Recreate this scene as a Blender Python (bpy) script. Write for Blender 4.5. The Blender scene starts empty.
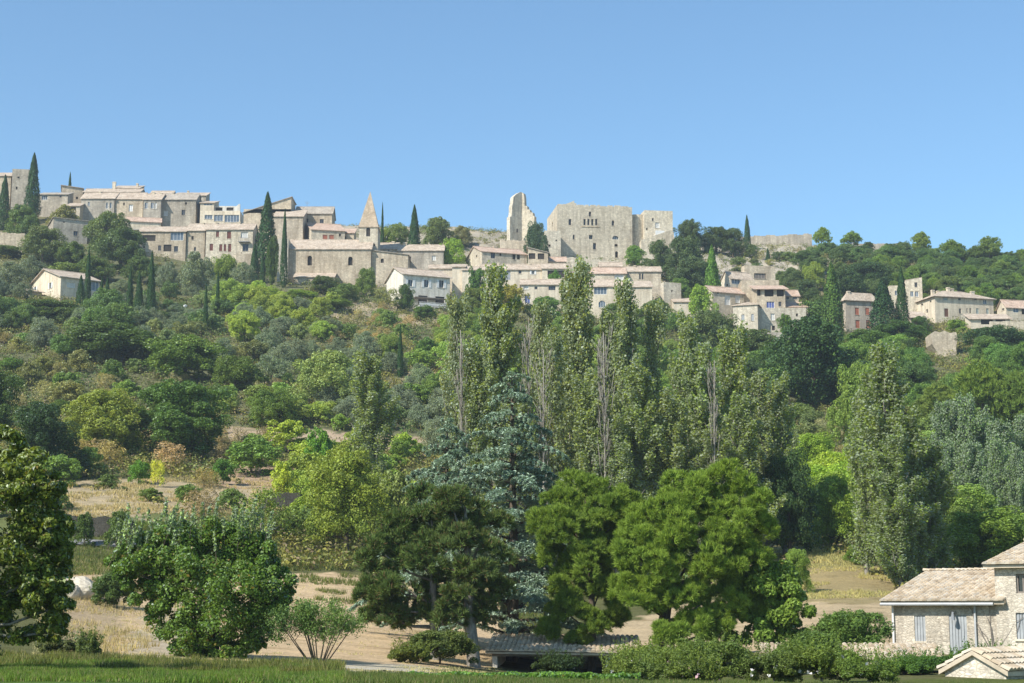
import bpy, math, random
import numpy as np
from mathutils import Vector

# ------------------------------------------------------------------ camera, light, exposure
SC = bpy.context.scene
COL = SC.collection
W, H, FPX = 1024, 683, 1707.0
HORIZON = 610.0
PITCH = math.atan((HORIZON - H / 2) / FPX)
EYE = 0.0
cd = bpy.data.cameras.new('camera')
cd.sensor_width = 36.0
cd.lens = FPX / W * 36.0
cd.clip_start, cd.clip_end = 0.5, 9000.0
cam = bpy.data.objects.new('camera', cd)
cam.location = (0, 0, EYE)
cam.rotation_euler = (math.pi / 2 + PITCH, 0, 0)
COL.objects.link(cam)
SC.camera = cam

SUN = Vector((-0.70, -0.57, 0.84)).normalized()      # towards the sun: high, left, a little behind the camera
world = bpy.data.worlds.new('World')
SC.world = world
world.use_nodes = True
wn = world.node_tree
sky = wn.nodes.new('ShaderNodeTexSky')
sky.sky_type = 'NISHITA'
sky.sun_disc = False
sky.sun_elevation = math.asin(SUN.z)
sky.sun_rotation = math.atan2(SUN.x, SUN.y)
sky.altitude = 600
sky.air_density = 1.0
sky.dust_density = 0.6
sky.ozone_density = 1.8
bg = wn.nodes['Background']
bg.inputs['Strength'].default_value = 0.13
tint = wn.nodes.new('ShaderNodeMix'); tint.data_type = 'RGBA'; tint.blend_type = 'MULTIPLY'; tint.inputs[0].default_value = 1.0
tint.inputs[7].default_value = (0.72, 0.90, 0.94, 1)
wn.links.new(sky.outputs[0], tint.inputs[6]); wn.links.new(tint.outputs[2], bg.inputs[0])
sl = bpy.data.lights.new('sun', 'SUN')
sl.energy = 4.3
sl.angle = math.radians(0.5)
sl.color = (1.0, 0.95, 0.87)
so = bpy.data.objects.new('sun', sl)
so.rotation_euler = (-SUN).to_track_quat('-Z', 'Y').to_euler()
so.location = (-60, -40, 90)
COL.objects.link(so)
SC.view_settings.view_transform = 'Standard'
SC.view_settings.look = 'None'
SC.view_settings.gamma = 1
SC.view_settings.use_curve_mapping = False
SC.view_settings.exposure = 0.66
SC.cycles.max_bounces = 6
SC.cycles.diffuse_bounces = 3
SC.cycles.transmission_bounces = 3
SC.cycles.glossy_bounces = 2
SC.cycles.transparent_max_bounces = 4
SC.cycles.use_denoising = True

# ------------------------------------------------------------------ helpers
SP, CP = math.sin(PITCH), math.cos(PITCH)
def ray(u, v):
    a, b = (u - W / 2) / FPX, (H / 2 - v) / FPX
    return Vector((a, CP - b * SP, SP + b * CP))
def P(u, v, Y):
    d = ray(u, v)
    return d * (Y / d.y) + Vector((0, 0, EYE))
def zrow(v, Y):
    return P(512, v, Y).z
def uv_of(x, y, z):
    d = y * CP + (z - EYE) * SP
    return 512 + FPX * x / d, H / 2 - FPX * (-y * SP + (z - EYE) * CP) / d
def scale_at(Y, z=0):
    return FPX / (Y * CP + z * SP)

def tag(o, label=None, cat=None, group=None, kind=None):
    if label: o['label'] = label
    if cat: o['category'] = cat
    if group: o['group'] = group
    if kind: o['kind'] = kind
    return o
def empty(name, loc, rz=0.0, label=None, cat=None, group=None):
    o = bpy.data.objects.new(name, None)
    o.location = loc
    o.rotation_euler = (0, 0, rz)
    o.empty_display_size = 0.5
    COL.objects.link(o)
    return tag(o, label, cat, group)

class MB:
    """collects polygons and becomes ONE mesh object"""
    def __init__(s): s.v, s.f, s.m = [], [], []
    def poly(s, pts, mi=0):
        k = len(s.v); s.v += [tuple(p) for p in pts]; s.f.append(tuple(range(k, k + len(pts)))); s.m.append(mi)
    def box(s, a, b, mi=0):
        x0, y0, z0 = a; x1, y1, z1 = b
        k = len(s.v)
        s.v += [(x0,y0,z0),(x1,y0,z0),(x1,y1,z0),(x0,y1,z0),(x0,y0,z1),(x1,y0,z1),(x1,y1,z1),(x0,y1,z1)]
        s.f += [tuple(k+i for i in q) for q in ((0,3,2,1),(4,5,6,7),(0,1,5,4),(1,2,6,5),(2,3,7,6),(3,0,4,7))]
        s.m += [mi] * 6
    def slab(s, pts, down, mi=0):
        """a solid plate: polygon pts (counter-clockwise from above) thickened downward by the vector down"""
        n = len(pts); k = len(s.v); dv = Vector(down)
        s.v += [tuple(p) for p in pts] + [tuple(Vector(p) + dv) for p in pts]
        s.f.append(tuple(range(k, k + n))); s.m.append(mi)
        s.f.append(tuple(range(k + 2 * n - 1, k + n - 1, -1))); s.m.append(mi)
        for i in range(n):
            j = (i + 1) % n
            s.f.append((k + i, k + n + i, k + n + j, k + j)); s.m.append(mi)
    def tube(s, pts, rads, n=6, mi=0):
        k = len(s.v); pts = [Vector(p) for p in pts]
        for i, p in enumerate(pts):
            d = (pts[min(i + 1, len(pts) - 1)] - pts[max(i - 1, 0)])
            d = d.normalized() if d.length > 1e-6 else Vector((0, 0, 1))
            a = d.orthogonal().normalized() if abs(d.z) < 0.9 else d.cross(Vector((1, 0, 0))).normalized()
            b = d.cross(a)
            for j in range(n):
                t = 2 * math.pi * j / n
                s.v.append(tuple(p + (a * math.cos(t) + b * math.sin(t)) * rads[i]))
        for i in range(len(pts) - 1):
            for j in range(n):
                q = (j + 1) % n
                s.f.append((k + i*n + j, k + i*n + q, k + (i+1)*n + q, k + (i+1)*n + j)); s.m.append(mi)
        s.f.append(tuple(range(k + n - 1, k - 1, -1))); s.m.append(mi)
        s.f.append(tuple(range(k + (len(pts)-1)*n, k + len(pts)*n))); s.m.append(mi)
    def mesh(s, name, mats, smooth=False):
        me = bpy.data.meshes.new(name)
        me.from_pydata(s.v, [], s.f)
        for m in (mats if isinstance(mats, (list, tuple)) else [mats]): me.materials.append(m)
        if isinstance(mats, (list, tuple)) and len(mats) > 1: me.polygons.foreach_set('material_index', s.m)
        if smooth: me.polygons.foreach_set('use_smooth', [True] * len(s.f))
        me.update()
        return me
    def build(s, name, mats, parent=None, smooth=False):
        o = bpy.data.objects.new(name, s.mesh(name, mats, smooth))
        COL.objects.link(o)
        if parent: o.parent = parent
        return o

def np_mesh(name, V, nper, mats):
    """V: (N*nper,3) array, consecutive groups of nper vertices are one face"""
    V = np.asarray(V, np.float32).reshape(-1, 3)
    n = len(V) // nper
    me = bpy.data.meshes.new(name)
    me.vertices.add(len(V)); me.vertices.foreach_set('co', V.ravel())
    me.loops.add(len(V)); me.loops.foreach_set('vertex_index', np.arange(len(V), dtype=np.int32))
    me.polygons.add(n)
    me.polygons.foreach_set('loop_start', np.arange(0, len(V), nper, dtype=np.int32))
    me.materials.append(mats)
    me.update()
    return me
def link_mesh(name, me, parent=None, loc=None):
    o = bpy.data.objects.new(name, me); COL.objects.link(o)
    if parent: o.parent = parent
    if loc is not None: o.location = loc
    return o

# ------------------------------------------------------------------ value noise
def _h(ix, iy, iz):
    n = (ix.astype(np.int64) * 73856093) ^ (iy.astype(np.int64) * 19349663) ^ (iz.astype(np.int64) * 83492791)
    n = (n ^ (n >> 13)) * 1274126177
    n = n & 0xffffffff
    n = (n ^ (n >> 16)) & 0xffffff
    return n / float(0xffffff)
def vnoise(x, y, z=0.0):
    x, y = np.asarray(x, float), np.asarray(y, float)
    z = np.asarray(z, float) + 0 * x
    ix, iy, iz = np.floor(x), np.floor(y), np.floor(z)
    fx, fy, fz = x - ix, y - iy, z - iz
    fx, fy, fz = [t * t * (3 - 2 * t) for t in (fx, fy, fz)]
    r = 0
    for dx in (0, 1):
        for dy in (0, 1):
            for dz in (0, 1):
                w = (fx if dx else 1 - fx) * (fy if dy else 1 - fy) * (fz if dz else 1 - fz)
                r = r + w * _h(ix + dx, iy + dy, iz + dz)
    return r
def fbm(x, y, z=0.0, o=4):
    r, a, t = 0, 1.0, 0
    for i in range(o):
        r = r + a * vnoise(x * 2**i + 17.3 * i, y * 2**i + 5.1 * i, z * 2**i if not np.isscalar(z) else z); t += a; a *= 0.5
    return r / t

# ------------------------------------------------------------------ materials
MATS = {}
def newmat(name):
    m = bpy.data.materials.new(name); m.use_nodes = True
    nt = m.node_tree
    return m, nt, nt.nodes['Principled BSDF'], nt.nodes['Material Output']
def nd(nt, t, **kw):
    n = nt.nodes.new(t)
    for k, v in kw.items():
        if k.startswith('i_'):
            key = k[2:]
            key = int(key) if key.isdigit() else key
            n.inputs[key].default_value = v
        else: setattr(n, k, v)
    return n
def ramp(nt, fac, stops, interp='LINEAR'):
    r = nt.nodes.new('ShaderNodeValToRGB'); r.color_ramp.interpolation = interp
    e = r.color_ramp.elements
    while len(e) < len(stops): e.new(0.5)
    for i, (p, c) in enumerate(stops):
        e[i].position = p; e[i].color = (c[0], c[1], c[2], 1)
    nt.links.new(fac, r.inputs[0]); return r.outputs[0]
def noise(nt, vec, scale, detail=4, rough=0.6):
    n = nd(nt, 'ShaderNodeTexNoise'); n.inputs['Scale'].default_value = scale; n.inputs['Detail'].default_value = detail
    n.inputs['Roughness'].default_value = rough
    nt.links.new(vec, n.inputs['Vector']); return n.outputs['Fac']
def mixc(nt, fac, a, b, mode='MIX'):
    n = nt.nodes.new('ShaderNodeMix'); n.data_type = 'RGBA'; n.blend_type = mode
    for s, x in ((0, fac), (6, a), (7, b)):
        if isinstance(x, (int, float)): n.inputs[s].default_value = x
        elif isinstance(x, (tuple, list)): n.inputs[s].default_value = (x[0], x[1], x[2], 1)
        else: nt.links.new(x, n.inputs[s])
    return n.outputs[2]
def math_n(nt, op, a, b=None):
    n = nt.nodes.new('ShaderNodeMath'); n.operation = op
    for i, x in enumerate((a, b)):
        if x is None: continue
        if isinstance(x, (int, float)): n.inputs[i].default_value = x
        else: nt.links.new(x, n.inputs[i])
    return n.outputs[0]
def bump(nt, h, strength, dist, bsdf):
    b = nd(nt, 'ShaderNodeBump'); b.inputs['Strength'].default_value = strength; b.inputs['Distance'].default_value = dist
    nt.links.new(h, b.inputs['Height']); nt.links.new(b.outputs[0], bsdf.inputs['Normal'])
def geo_pos(nt): return nd(nt, 'ShaderNodeNewGeometry').outputs['Position']
def obj_pos(nt): return nd(nt, 'ShaderNodeTexCoord').outputs['Object']

def stone_mat(name, c1, c2, c3, block=0.45, mott=0.25, joint=0.8, rough_plaster=False):
    """rubble stone: big weather mottling, individual blocks, darker joints"""
    m, nt, b, out = newmat(name)
    p = obj_pos(nt)
    big = noise(nt, p, mott, 5, 0.65)
    base = ramp(nt, big, [(0.30, c1), (0.52, c2), (0.72, c3)])
    mp = nd(nt, 'ShaderNodeMapping'); mp.inputs['Scale'].default_value = (1, 1, 1.6); nt.links.new(p, mp.inputs[0])
    wob = noise(nt, p, 2.0, 2)
    vo = nd(nt, 'ShaderNodeTexVoronoi'); vo.inputs['Scale'].default_value = 1.0 / block; nt.links.new(mp.outputs[0], vo.inputs['Vector'])
    cell = ramp(nt, vo.outputs['Color'], [(0.0, (0.74, 0.72, 0.69)), (0.45, (1.0, 0.98, 0.95)), (1.0, (1.2, 1.18, 1.13))])
    sc = mixc(nt, 0.35 if rough_plaster else 0.75, (1, 1, 1), cell)
    col = mixc(nt, 1.0, base, sc, 'MULTIPLY')
    vd = nd(nt, 'ShaderNodeTexVoronoi', feature='DISTANCE_TO_EDGE'); vd.inputs['Scale'].default_value = 1.0 / block
    nt.links.new(mp.outputs[0], vd.inputs['Vector'])
    jt = ramp(nt, vd.outputs['Distance'], [(0.02, (joint,) * 3), (0.12, (1, 1, 1))])
    if not rough_plaster: col = mixc(nt, 1.0, col, jt, 'MULTIPLY')
    # streaks of weathering run down the wall
    mp2 = nd(nt, 'ShaderNodeMapping'); mp2.inputs['Scale'].default_value = (1.3, 1.3, 0.16); nt.links.new(p, mp2.inputs[0])
    st = noise(nt, mp2.outputs[0], 0.9, 4, 0.7)
    col = mixc(nt, 0.75, col, ramp(nt, st, [(0.36, (0.66, 0.64, 0.62)), (0.55, (1, 1, 1)), (0.75, (1.12, 1.1, 1.06))]), 'MULTIPLY')
    fine = noise(nt, p, 6.0, 3)
    col = mixc(nt, 0.5, col, ramp(nt, fine, [(0.3, (0.7, 0.7, 0.7)), (0.7, (1.25, 1.25, 1.25))]), 'MULTIPLY')
    oi = nd(nt, 'ShaderNodeObjectInfo')
    col = mixc(nt, 1.0, col, ramp(nt, oi.outputs['Random'], [(0, (0.92, 0.91, 0.89)), (0.35, (1.06, 1.04, 1.0)), (0.7, (0.98, 0.99, 1.0)), (1, (1.15, 1.13, 1.09))]), 'MULTIPLY')
    nt.links.new(col, b.inputs['Base Color']); b.inputs['Roughness'].default_value = 0.95
    b.inputs['Specular IOR Level'].default_value = 0.15
    bump(nt, math_n(nt, 'ADD', vd.outputs['Distance'], fine), 0.6, 0.06, b)
    MATS[name] = m; return m
def tile_mat(name, c1, c2, c3):
    m, nt, b, out = newmat(name)
    p = obj_pos(nt)
    big = noise(nt, p, 0.6, 4, 0.7)
    base = ramp(nt, big, [(0.3, c1), (0.5, c2), (0.72, c3)])
    vo = nd(nt, 'ShaderNodeTexVoronoi'); vo.inputs['Scale'].default_value = 3.2; nt.links.new(p, vo.inputs['Vector'])
    col = mixc(nt, 0.8, base, ramp(nt, vo.outputs['Color'], [(0, (0.6, 0.57, 0.55)), (0.5, (1, 1, 1)), (1, (1.3, 1.25, 1.2))]), 'MULTIPLY')
    nt.links.new(col, b.inputs['Base Color']); b.inputs['Roughness'].default_value = 0.9
    b.inputs['Specular IOR Level'].default_value = 0.2
    bump(nt, noise(nt, p, 5.0, 2), 0.5, 0.08, b)
    MATS[name] = m; return m
def paint(name, c, rough=0.7, spec=0.3, var=0.18, scale=1.5):
    m, nt, b, out = newmat(name)
    n = noise(nt, obj_pos(nt), scale, 5, 0.7)
    d = 1 - var; u = 1 + var * 0.7
    nt.links.new(ramp(nt, n, [(0.3, tuple(x * d for x in c)), (0.7, tuple(min(1, x * u) for x in c))]), b.inputs['Base Color'])
    b.inputs['Roughness'].default_value = rough; b.inputs['Specular IOR Level'].default_value = spec
    MATS[name] = m; return m

stone_mat('village_stone', (0.421, 0.351, 0.260), (0.534, 0.457, 0.351), (0.659, 0.575, 0.448), 0.55, 0.22)
stone_mat('grey_stone', (0.307, 0.276, 0.230), (0.445, 0.400, 0.330), (0.553, 0.499, 0.415), 0.55, 0.22)
stone_mat('pale_stone', (0.475, 0.421, 0.329), (0.585, 0.524, 0.421), (0.683, 0.616, 0.499), 0.55, 0.18)
stone_mat('castle_stone', (0.492, 0.434, 0.337), (0.635, 0.570, 0.454), (0.739, 0.667, 0.544), 0.7, 0.13)
stone_mat('dressed_stone', (0.44, 0.34, 0.235), (0.50, 0.40, 0.29), (0.55, 0.46, 0.35), 0.5, 0.3)
stone_mat('farm_stone', (0.46, 0.41, 0.34), (0.58, 0.53, 0.45), (0.68, 0.63, 0.55), 0.20, 0.5, joint=0.74)
stone_mat('shaded_rubble', (0.05, 0.05, 0.04), (0.09, 0.085, 0.07), (0.14, 0.13, 0.11), 0.22, 0.6)  # rubble darkened so the bank wall's shade sits in its colour
stone_mat('plaster_cream', (0.540, 0.464, 0.356), (0.626, 0.551, 0.432), (0.680, 0.605, 0.486), 0.5, 0.2, rough_plaster=True)
stone_mat('plaster_white', (0.620, 0.580, 0.500), (0.700, 0.660, 0.580), (0.740, 0.700, 0.620), 0.5, 0.2, rough_plaster=True)
stone_mat('plaster_pink', (0.39, 0.34, 0.28), (0.44, 0.385, 0.32), (0.48, 0.43, 0.365), 0.5, 0.2, rough_plaster=True)
tile_mat('roof_tiles', (0.32, 0.25, 0.185), (0.44, 0.36, 0.275), (0.53, 0.45, 0.36))
tile_mat('roof_tiles_pink', (0.36, 0.25, 0.18), (0.47, 0.345, 0.26), (0.54, 0.43, 0.34))
tile_mat('roof_tiles_grey', (0.27, 0.23, 0.185), (0.36, 0.315, 0.255), (0.45, 0.40, 0.33))
paint('glass_dark', (0.02, 0.025, 0.03), 0.12, 0.6, 0.3)
paint('glass_blue', (0.12, 0.15, 0.18), 0.2, 0.6, 0.3)
paint('white_paint', (0.72, 0.71, 0.68), 0.6)
paint('pale_curtain', (0.62, 0.60, 0.55), 0.8)
paint('shutter_red', (0.16, 0.055, 0.04), 0.7)
paint('shutter_brick', (0.42, 0.15, 0.09), 0.7)
paint('shutter_grey', (0.37, 0.385, 0.39), 0.9, 0.1)
paint('shutter_green', (0.36, 0.41, 0.38), 0.6)
paint('door_blue', (0.08, 0.11, 0.30), 0.6)
paint('door_brown', (0.16, 0.08, 0.05), 0.6)
paint('wood_grey', (0.23, 0.20, 0.17), 0.9)
paint('wood_dark', (0.07, 0.05, 0.035), 0.9)
paint('metal_grey', (0.25, 0.26, 0.27), 0.5)
paint('zinc', (0.42, 0.43, 0.43), 0.45)
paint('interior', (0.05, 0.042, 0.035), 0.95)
paint('awning', (0.55, 0.53, 0.50), 0.9)

def bark(name, c1, c2):
    m, nt, b, out = newmat(name)
    p = obj_pos(nt)
    mp = nd(nt, 'ShaderNodeMapping'); mp.inputs['Scale'].default_value = (1, 1, 0.25); nt.links.new(p, mp.inputs[0])
    n = noise(nt, mp.outputs[0], 9.0, 4, 0.7)
    nt.links.new(ramp(nt, n, [(0.35, c1), (0.65, c2)]), b.inputs['Base Color'])
    b.inputs['Roughness'].default_value = 0.95; b.inputs['Specular IOR Level'].default_value = 0.1
    bump(nt, n, 0.8, 0.05, b)
    MATS[name] = m; return m
bark('bark_brown', (0.07, 0.055, 0.04), (0.17, 0.135, 0.10))
bark('bark_grey', (0.16, 0.145, 0.12), (0.33, 0.30, 0.25))
bark('dead_wood', (0.19, 0.17, 0.14), (0.34, 0.31, 0.26))

GAIN = 2.12
def leaf_mat(name, trans=0.3, gloss=0.12, under=None, var=0.35, patch=0.5, warm=(1.25, 1.15, 0.75), cool=(0.8, 0.9, 0.95), pscale=0.5, dry=None):
    """leaves: the object's own colour, varied leaf by leaf and in larger clumps"""
    m, nt, b, out = newmat(name); nt.nodes.remove(b)
    oi = nd(nt, 'ShaderNodeObjectInfo'); ge = nd(nt, 'ShaderNodeNewGeometry')
    rv = ge.outputs['Random Per Island']
    c = mixc(nt, 1.0, mixc(nt, 1.0, oi.outputs['Color'], (GAIN * 0.97, GAIN * 1.01, GAIN * 0.80), 'MULTIPLY'), ramp(nt, rv, [(0, (1 - var,) * 3), (0.5, (1, 1, 1)), (1, (1 + var * 1.15, 1 + var * 1.1, 1 + var * 0.7))]), 'MULTIPLY')
    pn = noise(nt, ge.outputs['Position'], pscale, 3, 0.65)
    c = mixc(nt, patch, c, mixc(nt, 1.0, c, ramp(nt, pn, [(0.35, cool), (0.65, warm)]), 'MULTIPLY'))
    if dry:
        f = ramp(nt, rv, [(dry[0], (0, 0, 0)), (dry[0] + 0.01, (1, 1, 1))])
        c = mixc(nt, f, c, dry[1])
    if under:
        c = mixc(nt, ge.outputs['Backfacing'], c, under)
    d = nd(nt, 'ShaderNodeBsdfDiffuse'); t = nd(nt, 'ShaderNodeBsdfTranslucent'); g = nd(nt, 'ShaderNodeBsdfGlossy')
    g.inputs['Roughness'].default_value = 0.45; g.inputs['Color'].default_value = (0.9, 0.95, 1.0, 1)
    nt.links.new(c, d.inputs[0])
    nt.links.new(mixc(nt, 1.0, c, (1.25, 1.2, 0.5), 'MULTIPLY'), t.inputs[0])
    m1 = nd(nt, 'ShaderNodeMixShader'); m1.inputs[0].default_value = trans
    nt.links.new(d.outputs[0], m1.inputs[1]); nt.links.new(t.outputs[0], m1.inputs[2])
    fr = nd(nt, 'ShaderNodeFresnel'); fr.inputs[0].default_value = 1.35
    m2 = nd(nt, 'ShaderNodeMixShader'); nt.links.new(math_n(nt, 'MULTIPLY', fr.outputs[0], gloss * 0.55), m2.inputs[0])
    nt.links.new(m1.outputs[0], m2.inputs[1]); nt.links.new(g.outputs[0], m2.inputs[2])
    nt.links.new(m2.outputs[0], out.inputs[0])
    MATS[name] = m; return m
leaf_mat('leaf_broad')
leaf_mat('leaf_olive', 0.15, 0.12, under=(0.19, 0.23, 0.14), var=0.3)
leaf_mat('leaf_poplar', 0.35, 0.25, under=(0.26, 0.305, 0.17), var=0.28, patch=0.5)
leaf_mat('leaf_silver', 0.15, 0.15, under=(0.21, 0.26, 0.16), var=0.4)
leaf_mat('leaf_conifer', 0.12, 0.05, var=0.3, patch=0.5)
leaf_mat('leaf_pine', 0.22, 0.08, var=0.35, patch=0.3)
leaf_mat('leaf_pine_dry', 0.15, 0.05, var=0.4, patch=0.3, dry=(0.92, (0.20, 0.125, 0.065)))
leaf_mat('leaf_walnut', 0.35, 0.22, var=0.4, patch=0.5, dry=(0.965, (0.27, 0.21, 0.05)), pscale=1.2)
leaf_mat('leaf_cedar', 0.08, 0.08, var=0.3, patch=0.4, warm=(1.2, 1.15, 1.0), pscale=0.8)
# ------------------------------------------------------------------ terrain
TU = [-260, 0, 150, 300, 430, 512, 600, 700, 770, 830, 900, 1024, 1280]
TAB = {   # distance: image row of the ground in each column above
 20: [700]*13,
 45: [672, 672, 674, 676, 680, 682, 684, 686, 688, 690, 692, 694, 694],
 60: [658, 660, 662, 666, 674, 681, 684, 686, 684, 682, 680, 682, 682],
 72: [636, 640, 655, 662, 671, 680, 683, 683, 678, 672, 664, 664, 664],
 88: [610, 614, 632, 644, 655, 672, 676, 672, 660, 650, 656, 656, 656],
 105:[582, 586, 606, 616, 628, 640, 650, 648, 632, 622, 632, 636, 636],
 128:[560, 558, 572, 578, 590, 600, 606, 608, 602, 596, 600, 606, 606],
 140:[548, 546, 552, 562, 574, 585, 590, 592, 584, 576, 580, 588, 588],
 148:[538, 522, 524, 552, 566, 578, 582, 582, 562, 554, 562, 572, 572],
 165:[505, 502, 502, 526, 540, 560, 566, 566, 548, 544, 548, 556, 556],
 185:[480, 482, 486, 498, 512, 530, 540, 540, 530, 526, 526, 532, 532],
 210:[456, 458, 464, 468, 484, 500, 505, 505, 500, 496, 496, 500, 500],
 228:[438, 440, 446, 450, 456, 478, 484, 484, 480, 476, 474, 476, 476],
 245:[420, 422, 428, 434, 440, 458, 464, 464, 460, 456, 454, 454, 454],
 290:[366, 368, 376, 384, 390, 404, 412, 416, 412, 408, 404, 404, 404],
 330: [328, 330, 338, 347, 352, 362, 368, 374, 374, 372, 370, 370, 370],
 370: [302, 304, 312, 322, 334, 338, 342, 348, 348, 344, 342, 342, 342],
 400: [281, 284, 290, 298, 315, 317, 320, 324, 334, 333, 330, 324, 324],
 430: [256, 258, 266, 284, 290, 290, 292, 296, 306, 305, 303, 302, 302],
 455: [232, 236, 246, 266, 266, 266, 268, 270, 286, 285, 284, 288, 288],
 480:[208, 212, 218, 244, 242, 243, 256, 256, 266, 266, 268, 276, 276],
 510:[192, 196, 200, 230, 228, 232, 246, 242, 248, 250, 256, 270, 270],
 540:[192, 196, 200, 230, 229, 234, 246, 240, 243, 247, 254, 270, 270],
}
_Ys = np.array(sorted(TAB)); _Z = np.array([[zrow(v, y) for v in TAB[y]] for y in _Ys])
_gu = np.arange(-260, 1281, 10.0); _gy = np.arange(20, 541, 2.0)
_T = np.array([np.interp(_gy, _Ys, _Z[:, i]) for i in range(len(TU))])
_T = np.array([np.interp(_gu, TU, _T[:, j]) for j in range(len(_gy))])      # (gy, gu)
def _blur(a, ax, s):
    k = np.exp(-0.5 * (np.arange(-3*s, 3*s + 1) / s) ** 2); k /= k.sum()
    pad = [(3*s, 3*s) if i == ax else (0, 0) for i in range(2)]
    b = np.pad(a, pad, mode='edge')
    return np.apply_along_axis(lambda r: np.convolve(r, k, 'valid'), ax, b)
_T = _blur(_blur(_T, 0, 2), 1, 3)
def ground_z(x, y):
    x = np.asarray(x, float); y = np.asarray(y, float)
    yc = np.clip(y, 20, 539.9)
    z = np.zeros_like(yc + x)
    j = (yc - 20) / 2.0; j0 = np.clip(j.astype(int), 0, len(_gy) - 2); fj = j - j0
    for _ in range(4):
        u = 512 + FPX * x / (yc * CP + z * SP)
        i = np.clip((u + 260) / 10.0, 0, len(_gu) - 1.001); i0 = i.astype(int); fi = i - i0
        z = (_T[j0, i0] * (1-fj) * (1-fi) + _T[j0+1, i0] * fj * (1-fi) + _T[j0, i0+1] * (1-fj) * fi + _T[j0+1, i0+1] * fj * fi)
    n = (fbm(x * 0.09, y * 0.09, 3.0, 4) - 0.5)
    amp = np.clip((yc - 130) / 150, 0.06, 1.0) * 2.4
    z = z + n * amp
    # beyond the ridge the land drops and flattens
    far = np.clip(y - 540, 0, None)
    z = z - np.minimum(far * 0.22, 70) * (1 - np.exp(-far / 60))
    return z
def gz(x, y): return float(ground_z(np.array([x]), np.array([y]))[0])
def spots(u, Y):
    z = np.zeros(len(u))
    for _ in range(4):
        x = (u - 512) / FPX * (Y * CP + z * SP); z = ground_z(x, Y)
    return x, z
def spot(u, Y):
    """point of the ground in column u at distance Y"""
    z = 0.0
    for _ in range(4):
        x = (u - 512) / FPX * (Y * CP + z * SP); z = gz(x, Y)
    return Vector((x, Y, z))

def inpoly(u, v, pts):
    r = np.zeros(u.shape, bool); n = len(pts)
    for i in range(n):
        x0, y0 = pts[i]; x1, y1 = pts[(i + 1) % n]
        if y0 == y1: continue
        c = ((y0 > v) != (y1 > v)) & (u < (x1 - x0) * (v - y0) / (y1 - y0) + x0)
        r ^= c
    return r
LAND = [  # land cover: (outline over the ground, colour, kind)
 ([(-300,458),(1400,458),(1400,800),(-300,800)], (0.115, 0.118, 0.050)),
 ([(60,575),(120,575),(240,575),(380,574),(500,590),(500,668),(300,668),(60,670)], (0.50, 0.375, 0.235)),
 ([(60,580),(128,583),(110,668),(60,668)], (0.36, 0.28, 0.18)),
 ([(150,608),(190,590),(200,668),(110,668)], (0.44, 0.37, 0.27)),
 ([(560,640),(700,600),(760,600),(900,592),(915,650),(560,672)], (0.42, 0.33, 0.21)),
 ([(757,546),(830,548),(872,566),(905,584),(895,603),(757,604)], (0.29, 0.235, 0.125)),
 ([(757,543),(840,546),(885,568),(757,566)], (0.22, 0.20, 0.09)),
 ([(60,484),(140,478),(300,492),(310,516),(100,520),(60,520)], (0.38, 0.31, 0.20)),
 ([(-100,500),(120,518),(260,508),(300,530),(260,545),(-100,548)], (0.13, 0.15, 0.055)),
 ([(225,462),(300,468),(310,490),(215,486)], (0.36, 0.26, 0.18)),
 ([(225,428),(430,436),(430,456),(360,452),(225,443)], (0.40, 0.31, 0.22)),
 ([(400,360),(470,350),(470,385),(400,385)], (0.36, 0.28, 0.20)),
 ([(500,390),(580,390),(560,420),(500,420)], (0.3, 0.24, 0.17)),
 ([(335,300),(450,302),(450,328),(335,322)], (0.36, 0.30, 0.21)),
 ([(290,276),(300,100),(700,100),(700,290),(450,290)], (0.33, 0.295, 0.235)),
 ([(-300,190),(-300,250),(70,232),(30,190)], (0.15, 0.14, 0.07)),
 ([(690,232),(1400,232),(1400,330),(690,330)], (0.17, 0.155, 0.09)),
 ([(690,236),(845,236),(850,250),(800,300),(760,330),(690,300)], (0.40, 0.36, 0.30)),
 ([(300,664),(420,666),(440,682),(300,682)], (0.46, 0.41, 0.31)),
 ([(-400,665),(330,662),(345,690),(-400,700)], (0.075, 0.125, 0.028)),
 ([(330,674),(1200,680),(1200,900),(330,900)], (0.10, 0.12, 0.035)),
 ([(-400,690),(1400,690),(1400,1500),(-400,1500)], (0.08, 0.12, 0.03)),
]
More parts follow.
